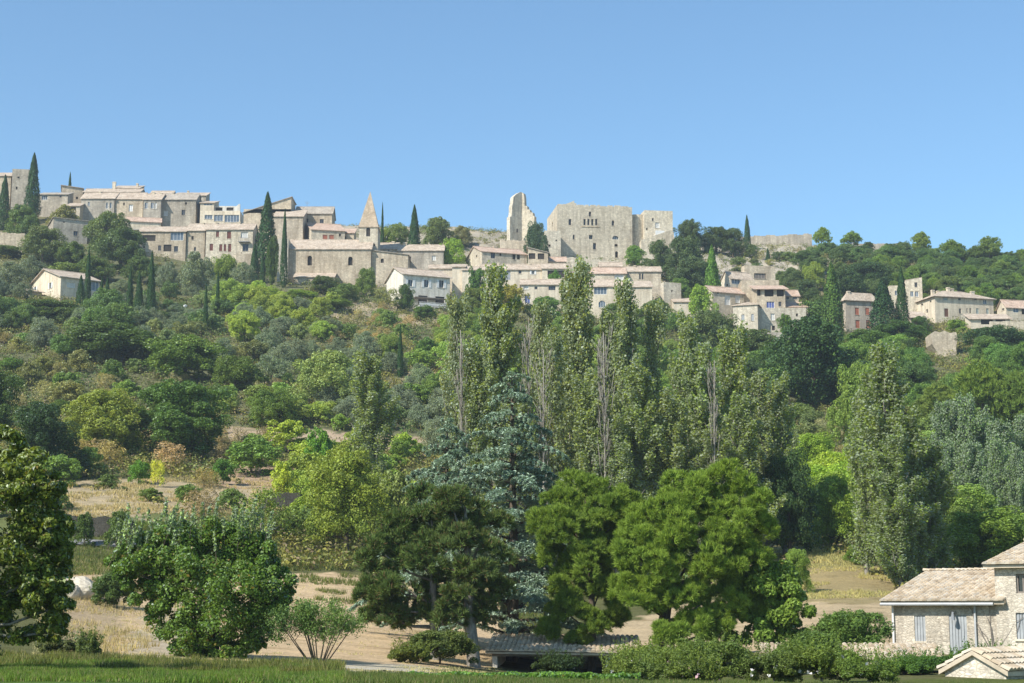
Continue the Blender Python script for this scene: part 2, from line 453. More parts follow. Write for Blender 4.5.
def terrain():
    us = np.concatenate([np.arange(-1500, -100, 60), np.arange(-100, 1124, 5.5), np.arange(1124, 2600, 60)])
    ys = np.concatenate([np.arange(-40, 40, 3.0), np.arange(40, 230, 0.9), np.arange(230, 560, 1.7), np.geomspace(560, 3000, 24)])
    U, Y = np.meshgrid(us, ys)
    X = (U - 512) / FPX * (np.maximum(Y, 30) * 1.06 + 6)
    Z = ground_z(X, Y)
    D = Y * CP + Z * SP
    Dp = np.maximum(D, 5)
    pu = 512 + FPX * X / Dp; pv = H/2 - FPX * (-Y * SP + Z * CP) / Dp
    pv = np.where(Y < 20, 900, pv)
    ju = pu + (fbm(X * 0.5, Y * 0.5, 9.0) - 0.5) * 26; jv = pv + (fbm(X * 0.4 + 40, Y * 0.4, 2.0) - 0.5) * 10
    Cc = np.zeros(U.shape + (3,)); Cc[:] = (0.135, 0.14, 0.075)
    for pts, c in LAND:
        k = inpoly(ju, jv, pts); Cc[k] = c
    # rocky ground is rough
    rock = (Cc[..., 0] > 0.3) & (pv < 330) & (Y < 545)
    Z = Z + rock * (fbm(X * 0.5, Y * 0.5, 1.0, 4) - 0.5) * 2.6
    nx = len(us); ny = len(ys)
    V = np.stack([X, Y, Z], -1).reshape(-1, 3)
    idx = np.arange(nx * ny).reshape(ny, nx)
    F = np.stack([idx[:-1, :-1], idx[:-1, 1:], idx[1:, 1:], idx[1:, :-1]], -1).reshape(-1, 4)
    me = bpy.data.meshes.new('ground')
    me.vertices.add(len(V)); me.vertices.foreach_set('co', V.astype(np.float32).ravel())
    me.loops.add(F.size); me.loops.foreach_set('vertex_index', F.astype(np.int32).ravel())
    me.polygons.add(len(F)); me.polygons.foreach_set('loop_start', np.arange(0, F.size, 4, dtype=np.int32))
    me.polygons.foreach_set('use_smooth', np.ones(len(F), bool))
    a = me.color_attributes.new('cover', 'FLOAT_COLOR', 'POINT')
    c4 = np.ones((len(V), 4), np.float32); c4[:, :3] = Cc.reshape(-1, 3)
    a.data.foreach_set('color', c4.ravel())
    me.update()
    m, nt, b, out = newmat('ground')
    at = nd(nt, 'ShaderNodeAttribute', attribute_name='cover')
    p = geo_pos(nt)
    mp = nd(nt, 'ShaderNodeMapping'); mp.inputs['Scale'].default_value = (0.7, 1.0, 1.0); mp.inputs['Rotation'].default_value = (0, 0, 0.25)
    nt.links.new(p, mp.inputs[0])
    n1 = noise(nt, mp.outputs[0], 0.55, 6, 0.7); n2 = noise(nt, p, 5.0, 4, 0.75)
    c = mixc(nt, 0.85, at.outputs['Color'], ramp(nt, n1, [(0.33, (0.62, 0.60, 0.50)), (0.5, (1, 1, 1)), (0.68, (1.22, 1.18, 1.1))]), 'MULTIPLY')
    c = mixc(nt, 0.8, c, ramp(nt, n2, [(0.3, (0.68, 0.66, 0.6)), (0.7, (1.3, 1.28, 1.25))]), 'MULTIPLY')
    nt.links.new(c, b.inputs['Base Color']); b.inputs['Roughness'].default_value = 1.0; b.inputs['Specular IOR Level'].default_value = 0.05
    bump(nt, n2, 0.9, 0.12, b)
    me.materials.append(m)
    o = link_mesh('ground', me); tag(o, kind='structure')
    return o
terrain()

def strip(name, pts, width, matname, lift=0.05):
    """a narrow path laid on the ground through the given (u, Y) points"""
    ps = [spot(u, Y) for u, Y in pts]
    fine = []
    for a, b in zip(ps, ps[1:]):
        for k in range(12): fine.append(a.lerp(b, k / 12))
    fine.append(ps[-1])
    m = MB()
    prev = None
    for i, p in enumerate(fine):
        d = (fine[min(i+1, len(fine)-1)] - fine[max(i-1, 0)]); d.z = 0; d.normalize()
        n = Vector((-d.y, d.x, 0)) * width / 2
        row = []
        for k in (-1, -0.33, 0.33, 1):
            q = p + n * k; row.append((q.x, q.y, gz(q.x, q.y) + lift))
        if prev:
            for k in range(3): m.poly([prev[k], row[k], row[k+1], prev[k+1]][::-1])
        prev = row
    return tag(m.build(name, MATS[matname], smooth=True), kind='structure')
paint('gravel', (0.50, 0.46, 0.38), 1.0, 0.1, 0.35, 3.0)
paint('asphalt_pale', (0.26, 0.26, 0.265), 1.0, 0.1, 0.3, 3.0)
strip('gravel_path', [(250, 58), (330, 58.5), (400, 58.5), (450, 59)], 1.6, 'gravel', 0.06)
strip('road', [(72, 141.5), (100, 141), (135, 141)], 2.2, 'asphalt_pale', 0.12)
# ------------------------------------------------------------------ foliage geometry
def unit(a): return a / np.maximum(np.linalg.norm(a, axis=-1, keepdims=True), 1e-9)
def rdir(g, n): return unit(g.normal(size=(n, 3)))
def leaf_quads(g, C, N, size, asp=0.6, fold=0.12, along=None, alongw=0.0):
    """folded diamond leaves at C facing N"""
    n = len(C)
    t = rdir(g, n)
    if along is not None: t = unit(t * (1 - alongw) + along * alongw)
    N = unit(N)
    a = unit(t - N * (t * N).sum(-1, keepdims=True)); b = np.cross(N, a)
    L = (size * g.uniform(0.65, 1.35, n))[:, None]; Wd = L * asp
    return np.stack([C - a*L/2, C + b*Wd/2 + N*L*fold, C + a*L/2, C - b*Wd/2 + N*L*fold], 1)
def blade_tris(g, C, D, ln, wd):
    n = len(C); D = unit(D); b = unit(np.cross(D, rdir(g, n)))
    L = (ln * g.uniform(0.7, 1.25, n))[:, None]
    return np.stack([C - b*wd/2, C + b*wd/2, C + D*L], 1)
def shell(g, C, R, per, thick=0.22, up=0.15, down_cut=-0.75):
    """per leaves near the surface of every ellipsoid (C, R): positions and outward directions"""
    k = np.repeat(np.arange(len(C)), per)
    d = rdir(g, len(k)); d[:, 2] += up; d = unit(d)
    low = d[:, 2] < down_cut; d[low, 2] *= -1
    r = 1 - np.abs(g.normal(size=len(k))) * thick
    # lumps on each ellipsoid
    r = r * (0.85 + 0.3 * vnoise(d[:, 0]*2.2 + k * 7.1, d[:, 1]*2.2, d[:, 2]*2.2))
    return C[k] + d * R[k] * np.clip(r, 0.1, 1.3)[:, None], d
def subs(g, C, R, nsub, frac=(0.28, 0.5), sq=0.92, low=-0.6):
    """smaller clumps sitting on the surface of the large lobes"""
    k = np.repeat(np.arange(len(C)), nsub)
    d = rdir(g, len(k)); d[:, 2] = np.where(d[:, 2] < low, -d[:, 2], d[:, 2])
    c = C[k] + d * R[k] * g.uniform(0.55, 0.98, len(k))[:, None]
    f = g.uniform(*frac, len(k))[:, None]
    r = R[k].mean(-1, keepdims=True) * f * np.array([[1, 1, sq]])
    return c, r
def lobes(g, h, w, n, base=0.12, flat=0.75):
    """large lobes filling a crown h high and w wide, standing on the ground"""
    C, R = [], []
    for i in range(n):
        t = (i + g.uniform(0.1, 0.9)) / n
        z = h * (base + (1 - base) * (0.12 + 0.68 * t))
        rr = (w / 2) * math.sqrt(max(0.05, 1 - (2 * t * 0.85 - 0.55) ** 2)) * 0.62
        a = i * 2.4 + g.uniform(-.4, .4); q = rr * g.uniform(0.55, 1.0)
        r = w * g.uniform(0.20, 0.30)
        C.append((q * math.cos(a), q * math.sin(a), z)); R.append((r, r, min(r * flat, h - z)))
    C.append((0, 0, h * (base + (1-base) * 0.5))); R.append((w * 0.33, w * 0.33, h * (1 - base) * 0.45))
    return np.array(C, float), np.array(R, float)
def fit(V, h, w=None):
    V[..., 2] -= min(0, V[..., 2].min())
    V[..., 2] *= h / np.percentile(V[..., 2], 99.9)
    if w:
        r = np.percentile(np.hypot(V[..., 0], V[..., 1]), 98.5)
        V[..., :2] *= (w / 2) / r
    return V
def broad_crown(seed, h, w, leaf, nl, nsub, per, base=0.08, flat=0.8, rand=0.75, asp=0.62, frac=(0.25, 0.45)):
    g = np.random.default_rng(seed)
    C, R = lobes(g, h, w, nl, base, flat)
    c, r = subs(g, C, R, nsub, frac)
    p, d = shell(g, c, r, per)
    N = d * 0.9 + g.normal(size=d.shape) * rand + np.array([0, 0, 0.35])
    V = leaf_quads(g, p, N, leaf, asp)
    return fit(V, h, w)
def trunk_mb(seed, h, r, crown_from, spread, n=5, lean=0.06, sides=6):
    g = random.Random(seed); m = MB()
    top = Vector((g.uniform(-lean, lean) * h, g.uniform(-lean, lean) * h, h * 0.8))
    pts = [Vector((0, 0, -0.6)), Vector((0, 0, 0)), top * 0.3 + Vector((g.uniform(-.1,.1), g.uniform(-.1,.1), 0)), top * 0.65, top]
    m.tube(pts, [r * 1.5, r * 1.15, r * 0.85, r * 0.5, r * 0.12], sides)
    for i in range(n):
        t = crown_from + (0.75 - crown_from) * i / max(1, n - 1)
        a = i * 2.4 + g.uniform(-.3, .3); s = top * (t / 0.8); L = spread * g.uniform(0.6, 0.95) * (1.1 - t * 0.5)
        e = s + Vector((math.cos(a) * L, math.sin(a) * L, L * g.uniform(0.4, 0.9)))
        mid = s.lerp(e, 0.5) + Vector((0, 0, -L * 0.08))
        m.tube([s, mid, e], [r * 0.42, r * 0.28, r * 0.06], 5)
    return m

def poplar_parts(seed, h=22.0, w=5.0, leaf=0.30, dens=1.0, bare=0.25, nb=70):
    """tall narrow poplar: steep ascending branches, each with its own ragged plume of leaves"""
    g = np.random.default_rng(seed); m = MB(); rad = h * 0.011
    lean = g.uniform(-0.015, 0.015, 2) * h
    def axis(t): return Vector((lean[0]*t + 0.25*math.sin(t*5 + seed), lean[1]*t, h * t))
    m.tube([axis(0) + Vector((0,0,-.6))] + [axis(t) for t in (0, .2, .4, .6, .8, .93)], [rad*1.4, rad*1.2, rad, rad*.75, rad*.5, rad*.28, .03], 6)
    P_, D_ = [], []
    for i in range(nb):
        t = 0.01 + 0.90 * (i / nb) ** 0.95
        prof = math.sin(math.pi * min(1, (t + 0.12) / 1.12) ** 0.75) ** 0.6
        L = h * g.uniform(0.09, 0.19) * (1.05 - 0.45 * t)
        a = i * 2.4 + g.uniform(-.5, .5); out = (w / 2) * (1 + .45 * math.sin(t * 9 + a + seed)) * max(prof, .45 if t < .15 else 0) * g.uniform(0.3, 1.0)
        s = axis(t); e = s + Vector((math.cos(a) * out, math.sin(a) * out, L))
        mid = s.lerp(e, 0.45) + Vector((math.cos(a), math.sin(a), 0)) * out * 0.22
        m.tube([s, mid, e], [rad * 0.32, rad * 0.2, 0.015], 4)
        if g.random() < bare * 0.35: continue
        k = int(dens * g.uniform(110, 300))
        q = g.uniform(0.3, 1.12, k)[:, None]
        s_, m_, e_ = [np.array(x) for x in (s, mid, e)]
        c = (1-q)**2 * s_ + 2*q*(1-q) * m_ + q*q * e_
        rr = 0.115 * w * (1.15 - 0.6 * np.abs(q - 0.6)) * g.uniform(0.6, 1.2)
        d = rdir(g, k)
        P_.append(c + d * rr * np.array([1, 1, 1.5]) * (g.random((k, 1)) ** 0.45)); D_.append(d)
    p = np.concatenate(P_); d = np.concatenate(D_)
    V = leaf_quads(g, p, d * 0.6 + g.normal(size=d.shape) + np.array([0, -0.1, 0.1]), leaf, 0.75)
    return V, m
def dead_poplar(seed, h=20.0, w=3.0, nb=60):
    g = random.Random(seed); m = MB(); rad = h * 0.006
    m.tube([(0,0,-.6), (0,0,0), (.1,0,h*.4), (0.15,0,h*.7), (.2,0.1,h)], [rad*1.4, rad*1.1, rad*.8, rad*.5, .03], 6)
    for i in range(nb):
        t = 0.15 + 0.78 * i / nb; a = g.uniform(0, 6.28); L = h * g.uniform(0.08, 0.2) * (1.1 - .5*t)
        out = w / 2 * g.uniform(.3, 1)
        s = Vector((.15*t, 0, h*t)); e = s + Vector((math.cos(a)*out, math.sin(a)*out, L))
        mid = s.lerp(e, .4) + Vector((math.cos(a), math.sin(a), 0)) * out * .3
        m.tube([s, mid, e], [rad*.3, rad*.2, .02], 4)
        for j in range(3):
            q = mid.lerp(e, g.uniform(0, .8)); m.tube([q, q + Vector((g.uniform(-.4,.4), g.uniform(-.4,.4), L*g.uniform(.2,.45)))], [rad*.13, .012], 3)
    return m
def cypress_crown(seed, h, w, n=7000, leaf=0.30, ragged=0.1):
    g = np.random.default_rng(seed)
    t = g.random(n) ** 0.85; a = g.uniform(0, 2*math.pi, n)
    prof = np.minimum(1, (t / 0.12) ** 0.5) * np.minimum(1, ((1 - t) / 0.72)) ** 0.75
    lump = 0.78 + 0.44 * vnoise(a * 2.5, t * h * 0.9 + seed) + ragged * g.normal(size=n) 
    r = (w/2) * prof * lump * (1 - 0.25 * g.random(n) ** 2)
    p = np.stack([r*np.cos(a), r*np.sin(a), t*h], -1)
    N = np.stack([np.cos(a), np.sin(a), 0.15*np.ones(n)], -1) + g.normal(size=(n,3)) * 0.35
    return leaf_quads(g, p, N, leaf, 0.4, along=np.tile([0,0,1.0], (n,1)), alongw=0.75)
def pine_crown(seed, C, R, tufts, per, ln=0.26, wd=0.04, up=0.45, cut=-0.35):
    """needle tufts over the surface of rounded lobes"""
    g = np.random.default_rng(seed); C = np.array(C, float); R = np.array(R, float)
    c, r = subs(g, C, R, 11, (0.3, 0.5), 0.8, -0.75)
    k = np.repeat(np.arange(len(c)), tufts)
    d = rdir(g, len(k)); d[:, 2] += 0.25; d = unit(d); d[:, 2] = np.where(d[:, 2] < -0.6, -d[:, 2], d[:, 2])
    tc = c[k] + d * r[k] * g.uniform(0.75, 1.05, len(k))[:, None]
    kk = np.repeat(np.arange(len(tc)), per)
    D = d[kk] * 0.75 + rdir(g, len(kk)) * 0.75 + np.array([0, 0, up])
    base = tc[kk] + rdir(g, len(kk)) * 0.07
    return blade_tris(g, base, D, ln, wd)
def cedar_parts(seed, h, w, per=900, leaf=0.2):
    g = np.random.default_rng(seed); m = MB(); rad = h * 0.02
    m.tube([(0,0,-.6), (0,0,0), (.1,.05,h*.35), (0,.1,h*.7), (0,0,h*.98)], [rad*1.4, rad*1.15, rad*.8, rad*.4, .03], 8)
    P_, N_ = [], []
    z = h * 0.10; i = 0
    while z < h * 0.975:
        t = z / h; Lm = (w/2) * (1 - t) ** 0.75 * (0.75 + 0.25 * min(1, t / 0.15)) + 0.35
        nb = 4 if t < 0.8 else 3
        for j in range(nb):
            a = i * 1.1 + j * 2 * math.pi / nb + g.uniform(-.35, .35); L = Lm * g.uniform(0.5, 1.3)
            rise = L * g.uniform(0.02, 0.22)
            s = np.array([0, 0, z + g.uniform(-.3, .3)]); dirv = np.array([math.cos(a), math.sin(a), 0]); side = np.array([-math.sin(a), math.cos(a), 0])
            def cur(q): return s + dirv * (L*q)[:, None] + np.array([0,0,1.0]) * (rise*np.sin(q*2.4) - L*0.13*q**3)[:, None]
            qq = cur(np.array([0, .35, .7, 1.0])); m.tube([tuple(x) for x in qq], [rad*.35*(1-t)+.03, rad*.22*(1-t)+.025, .03, .01], 4)
            k = int(per * (L / (w/2)) ** 1.4) + 40
            q = np.sqrt(g.random(k)) * 0.96 + 0.06
            # side twigs: rays of spray leaving the branch
            tw = np.round(q * L / 0.33); off = g.uniform(-1, 1, k) * L * 0.24 * (1.15 - q) ** 0.5 * (0.5 + 0.8 * vnoise(tw, tw * 0 + i + j * 3.0))
            c = cur(np.clip(tw * 0.33 / L + np.abs(off) / L * 0.55, 0, 1.08)) + side * off[:, None]
            c[:, 2] += -np.abs(off) * 0.22 + g.normal(size=k) * 0.045
            P_.append(c); N_.append(np.array([0, 0, 1.0]) + g.normal(size=(k, 3)) * 0.45)
        z += max(0.32, 0.62 * (1 - t * 0.5)) * g.uniform(0.85, 1.15) * h / 17; i += 1
    p = np.concatenate(P_); V = leaf_quads(g, p, np.concatenate(N_), leaf, 0.35)
    return V, m

# ------------------------------------------------------------------ prototypes (mesh data shared by the copies)
PROTO = {}
def proto(kind, V, nper, tm, h, w, matname, barkname):
    me = np_mesh('crown', V, nper, MATS[matname])
    tme = tm.mesh('trunk', MATS[barkname], True) if tm else None
    PROTO.setdefault(kind, []).append((me, tme, h, w))
for s in range(4):   # bushy oaks and other broadleaves at middle distance, 8 m
    proto('broad', broad_crown(10+s, 8, 9, 0.25, 10, 11, 190, 0.03, flat=1.05), 4, trunk_mb(s, 8, .28, .2, 3), 8, 9, 'leaf_broad', 'bark_brown')
for s in range(3):   # finer leaves for the trees at 130-200 m
    proto('broadfine', broad_crown(20+s, 8, 8.5, 0.19, 11, 12, 290, 0.02, flat=1.05), 4, trunk_mb(s+5, 8, .25, .15, 3), 8, 8.5, 'leaf_broad', 'bark_brown')
for s in range(4):
    proto('shrub', broad_crown(30+s, 3, 4.2, 0.18, 7, 9, 95, 0.0, flat=1.1), 4, trunk_mb(s+9, 3, .08, .1, 1.6, 4), 3, 4.2, 'leaf_broad', 'bark_brown')
for s in range(3):
    proto('wispy', broad_crown(40+s, 3, 3.6, 0.20, 6, 9, 26, 0.0, rand=1.2, asp=0.35, frac=(.35, .6)), 4, trunk_mb(s+13, 3, .07, .05, 1.7, 7), 3, 3.6, 'leaf_broad', 'bark_grey')
for s in range(3):
    proto('olive', broad_crown(50+s, 4.5, 5.5, 0.20, 8, 11, 120, 0.0, flat=1.05, asp=0.4, rand=1.0), 4, trunk_mb(s+17, 4.5, .16, .15, 2, 5), 4.5, 5.5, 'leaf_olive', 'bark_grey')
for s in range(5):
    V, m = poplar_parts(60+s, 22, 5.2, 0.235, 1.9 if s < 3 else 1.3, 0.35 if s < 3 else 0.7, [84, 64, 96, 70, 58][s])
    proto('poplar', V, 4, m, 22, 5.2, 'leaf_poplar', 'dead_wood')
for s in range(3):
    proto('cypress', cypress_crown(70+s, 12, 2.2, 6000, 0.30), 4, trunk_mb(s+30, 6, .14, .5, .3, 2), 12, 2.2, 'leaf_conifer', 'bark_brown')
for s in range(2):
    g_ = np.random.default_rng(80+s); C_, R_ = lobes(g_, 7, 6.5, 7, 0.3, 0.6)
    proto('pinefar', fit(pine_crown(80+s, C_, R_, 16, 12, 0.42, 0.10), 7, 6.5), 3, trunk_mb(s+40, 7, .2, .35, 2, 5), 7, 6.5, 'leaf_pine', 'bark_brown')

USED = {}
def plant(name, label, cat, kind, u, Y, vtop=None, hgt=None, wpx=None, wid=None, col=(0.07, 0.11, 0.03), group=None, sink=0.25, variant=None, rz=None):
    """one plant as a thing of its own: an Empty at its foot, a crown and a trunk"""
    L = PROTO[kind]; i = USED.get(kind, 0); USED[kind] = i + 1
    me, tme, h0, w0 = L[(variant if variant is not None else i) % len(L)]
    p = spot(u, Y)
    if hgt is None: hgt = zrow(vtop, Y) - p.z + sink
    if wid is None: wid = wpx / scale_at(Y, p.z) if wpx else w0 * hgt / h0
    hgt = max(hgt, 0.6)
    r = empty(name, (p.x, p.y, p.z - sink), (i * 1.9) % 6.28 if rz is None else rz, label, cat, group)
    r.scale = (wid / w0, wid / w0, hgt / h0)
    c = link_mesh('crown', me, r); c.color = (col[0], col[1], col[2], 1)
    if tme: link_mesh('trunk', tme, r)
    return r
# ------------------------------------------------------------------ buildings
RNG = random.Random(5)
tm_, nt_, b_, o_ = newmat('canal_tiles')
_ge = nd(nt_, 'ShaderNodeNewGeometry')
_c = ramp(nt_, _ge.outputs['Random Per Island'], [(0, (0.40, 0.32, 0.23)), (0.25, (0.50, 0.41, 0.295)), (0.5, (0.55, 0.465, 0.35)), (0.75, (0.61, 0.53, 0.42)), (1, (0.50, 0.455, 0.38))])
_c = mixc(nt_, 0.8, _c, ramp(nt_, noise(nt_, obj_pos(nt_), 1.2, 5, 0.75), [(0.3, (0.62, 0.60, 0.57)), (0.6, (1.1, 1.08, 1.04))]), 'MULTIPLY')
nt_.links.new(_c, b_.inputs['Base Color']); b_.inputs['Roughness'].default_value = 0.9; b_.inputs['Specular IOR Level'].default_value = 0.2
MATS['canal_tiles'] = tm_

def tile_slope(m, E0, E1, R0, R1, per=0.23, course=0.36, seed=1):
    """rows of half-round clay tiles laid from the eave E0-E1 up to the ridge R0-R1"""
    E0, E1, R0, R1 = [Vector(p) for p in (E0, E1, R0, R1)]
    g = random.Random(seed)
    n = max(1, int((E1 - E0).length / per)); k = max(1, int((R0 - E0).length / course))
    up = (E1 - E0).cross(R0 - E0).normalized()
    if up.z < 0: up = -up
    for i in range(n):
        for j in range(k):
            a, b = (i + 0.5) / n, (i + 0.5) / n
            t0, t1 = j / k - 0.02, (j + 1) / k + 0.03
            p0 = E0.lerp(E1, a).lerp(R0.lerp(R1, a), t0); p1 = E0.lerp(E1, a).lerp(R0.lerp(R1, a), t1)
            side = ((E1 - E0).normalized() * (1 - t0) + (R1 - R0).normalized() * t0).normalized()
            w0 = (E0.lerp(R0, t0) - E1.lerp(R1, t0)).length / n * 0.56
            jit = g.uniform(-.012, .012); lift = g.uniform(0, .018)
            ring0, ring1 = [], []
            for q in range(6):
                th = math.pi * q / 5
                off = side * (-math.cos(th) * w0 * 0.92 + jit) + up * (math.sin(th) * w0 * 0.85)
                ring0.append(p0 + off * 1.08 + up * (0.045 + lift)); ring1.append(p1 + off * 0.92 + up * 0.01)
            kk = len(m.v)
            m.v += [tuple(p) for p in ring0 + ring1]
            for q in range(5):
                m.f.append((kk+q, kk+q+1, kk+6+q+1, kk+6+q)); m.m.append(0)
            m.f.append(tuple(kk + q for q in range(5, -1, -1))); m.m.append(0)

def facade(m, A, T, width, z0, z1, holes, rec=0.22, mi=0):
    xs = sorted({0.0, width} | {h[0] for h in holes} | {h[1] for h in holes})
    zs = sorted({z0, z1} | {h[2] for h in holes} | {h[3] for h in holes})
    nrm = Vector((T[1], -T[0], 0))
    def pt(s, z, d=0): return (A[0] + T[0]*s - nrm.x*d, A[1] + T[1]*s - nrm.y*d, z)
    for i in range(len(xs) - 1):
        for j in range(len(zs) - 1):
            cx, cz = (xs[i] + xs[i+1]) / 2, (zs[j] + zs[j+1]) / 2
            if xs[i+1] - xs[i] < 1e-5 or zs[j+1] - zs[j] < 1e-5: continue
            if any(h[0] < cx < h[1] and h[2] < cz < h[3] for h in holes): continue
            m.poly([pt(xs[i], zs[j]), pt(xs[i+1], zs[j]), pt(xs[i+1], zs[j+1]), pt(xs[i], zs[j+1])], mi)
    for h in holes:
        a, b, c, d = h[:4]
        m.poly([pt(a,c), pt(a,d), pt(a,d,rec), pt(a,c,rec)][::-1], mi); m.poly([pt(b,c), pt(b,d), pt(b,d,rec), pt(b,c,rec)], mi)
        m.poly([pt(a,c), pt(b,c), pt(b,c,rec), pt(a,c,rec)][::-1], mi); m.poly([pt(a,d), pt(b,d), pt(b,d,rec), pt(a,d,rec)], mi)
        if len(h) > 4 and h[4]:
            r = (b - a) / 2; cz = d - r; N = 6
            L = [(a + r - r*math.cos(t), cz + r*math.sin(t)) for t in [math.pi/2*i/N for i in range(N+1)]]
            R = [(b - r + r*math.cos(t), cz + r*math.sin(t)) for t in [math.pi/2*i/N for i in range(N+1)]]
            e = 0.012
            m.poly([pt(s, z, e) for s, z in L] + [pt(a, d, e)], mi); m.poly([pt(s, z, e) for s, z in R][::-1] + [pt(b, d, e)][:0] + [pt(b, d, e)], mi)
            for Q in (L, R):
                for p, q in zip(Q, Q[1:]): m.poly([pt(*p), pt(*q), pt(q[0], q[1], rec), pt(p[0], p[1], rec)], mi)
KINDS_W = {  # pane material, frame material or None, shutters, part name
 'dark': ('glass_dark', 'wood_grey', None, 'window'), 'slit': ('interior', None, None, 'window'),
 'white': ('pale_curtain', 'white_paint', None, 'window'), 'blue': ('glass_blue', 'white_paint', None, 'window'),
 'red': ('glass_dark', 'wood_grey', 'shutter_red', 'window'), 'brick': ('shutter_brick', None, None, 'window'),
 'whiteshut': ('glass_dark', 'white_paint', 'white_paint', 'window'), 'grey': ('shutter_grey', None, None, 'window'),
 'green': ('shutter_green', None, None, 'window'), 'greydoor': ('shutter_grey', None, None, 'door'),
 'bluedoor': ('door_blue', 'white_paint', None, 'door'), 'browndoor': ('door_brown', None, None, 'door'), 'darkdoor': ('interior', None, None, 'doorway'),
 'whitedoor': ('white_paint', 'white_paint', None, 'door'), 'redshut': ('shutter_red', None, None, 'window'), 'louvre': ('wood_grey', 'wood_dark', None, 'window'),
}
def opening(root, off, A, T, hole, kind, rec, sill=True):
    a, b, c, d = hole[:4]; pane, frame, sh, nm = KINDS_W[kind]
    nrm = Vector((T[1], -T[0], 0))
    def bx(m, s0, s1, z0, z1, d0, d1):   # d measured inward
        p = [(A[0] + T[0]*s - nrm.x*q, A[1] + T[1]*s - nrm.y*q, z) for z in (z0, z1) for s, q in ((s0,d0),(s1,d0),(s1,d1),(s0,d1))]
        k = len(m.v); m.v += p
        m.f += [tuple(k+i for i in q) for q in ((0,3,2,1),(4,5,6,7),(0,1,5,4),(1,2,6,5),(2,3,7,6),(3,0,4,7))]; m.m += [0]*6
    w, h = b - a, d - c; f = min(0.09, w * 0.13)
    m = MB()
    if frame:
        bx(m, a, a+f, c, d, rec-.09, rec-.02); bx(m, b-f, b, c, d, rec-.09, rec-.02)
        bx(m, a+f, b-f, d-f, d, rec-.088, rec-.022); bx(m, a+f, b-f, c, c+f, rec-.088, rec-.022)
        k = max(1, int(round(w / 1.1)))
        for i in range(1, k + 1):
            s = a + w * i / (k + 1)
            if k == 1 and w < 0.6: break
            bx(m, s - f*.4, s + f*.4, c+f, d-f, rec-.085, rec-.025)
        root_w = m.build(nm, MATS[frame], root); root_w.location = off
        p = MB(); bx(p, a, b, c, d, rec-.015, rec+.03)
        p.build('pane', MATS[pane], root_w)
    else:
        n = max(2, int(w / 0.14)) if nm != 'window' or pane != 'interior' else 1
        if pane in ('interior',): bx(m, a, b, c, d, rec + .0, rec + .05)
        else:
            e = 0.004 if w < .4 else .012
            for i in range(n): bx(m, a + w*i/n + e, a + w*(i+1)/n - e, c, d, rec - .12 + (0.006 if i % 2 else 0), rec - .07)
            bx(m, a, b, c, d, rec-.055, rec)
        root_w = m.build(nm, MATS[pane], root); root_w.location = off
    if sh:
        for s0, s1 in ((a - w*.5 - .02, a - .02), (b + .02, b + w*.5 + .02)):
            q = MB(); bx(q, s0, s1, c, d, -.07, -.02); q.build('shutter', MATS[sh], root_w)
    if sill and nm == 'window' and w > .5 and h < 2.2 and RNG.random() < .7:
        q = MB(); bx(q, a - .08, b + .08, c - .1, c - .003, -.08, .1); q.build('sill', MATS['pale_stone'], root_w)
    return root_w

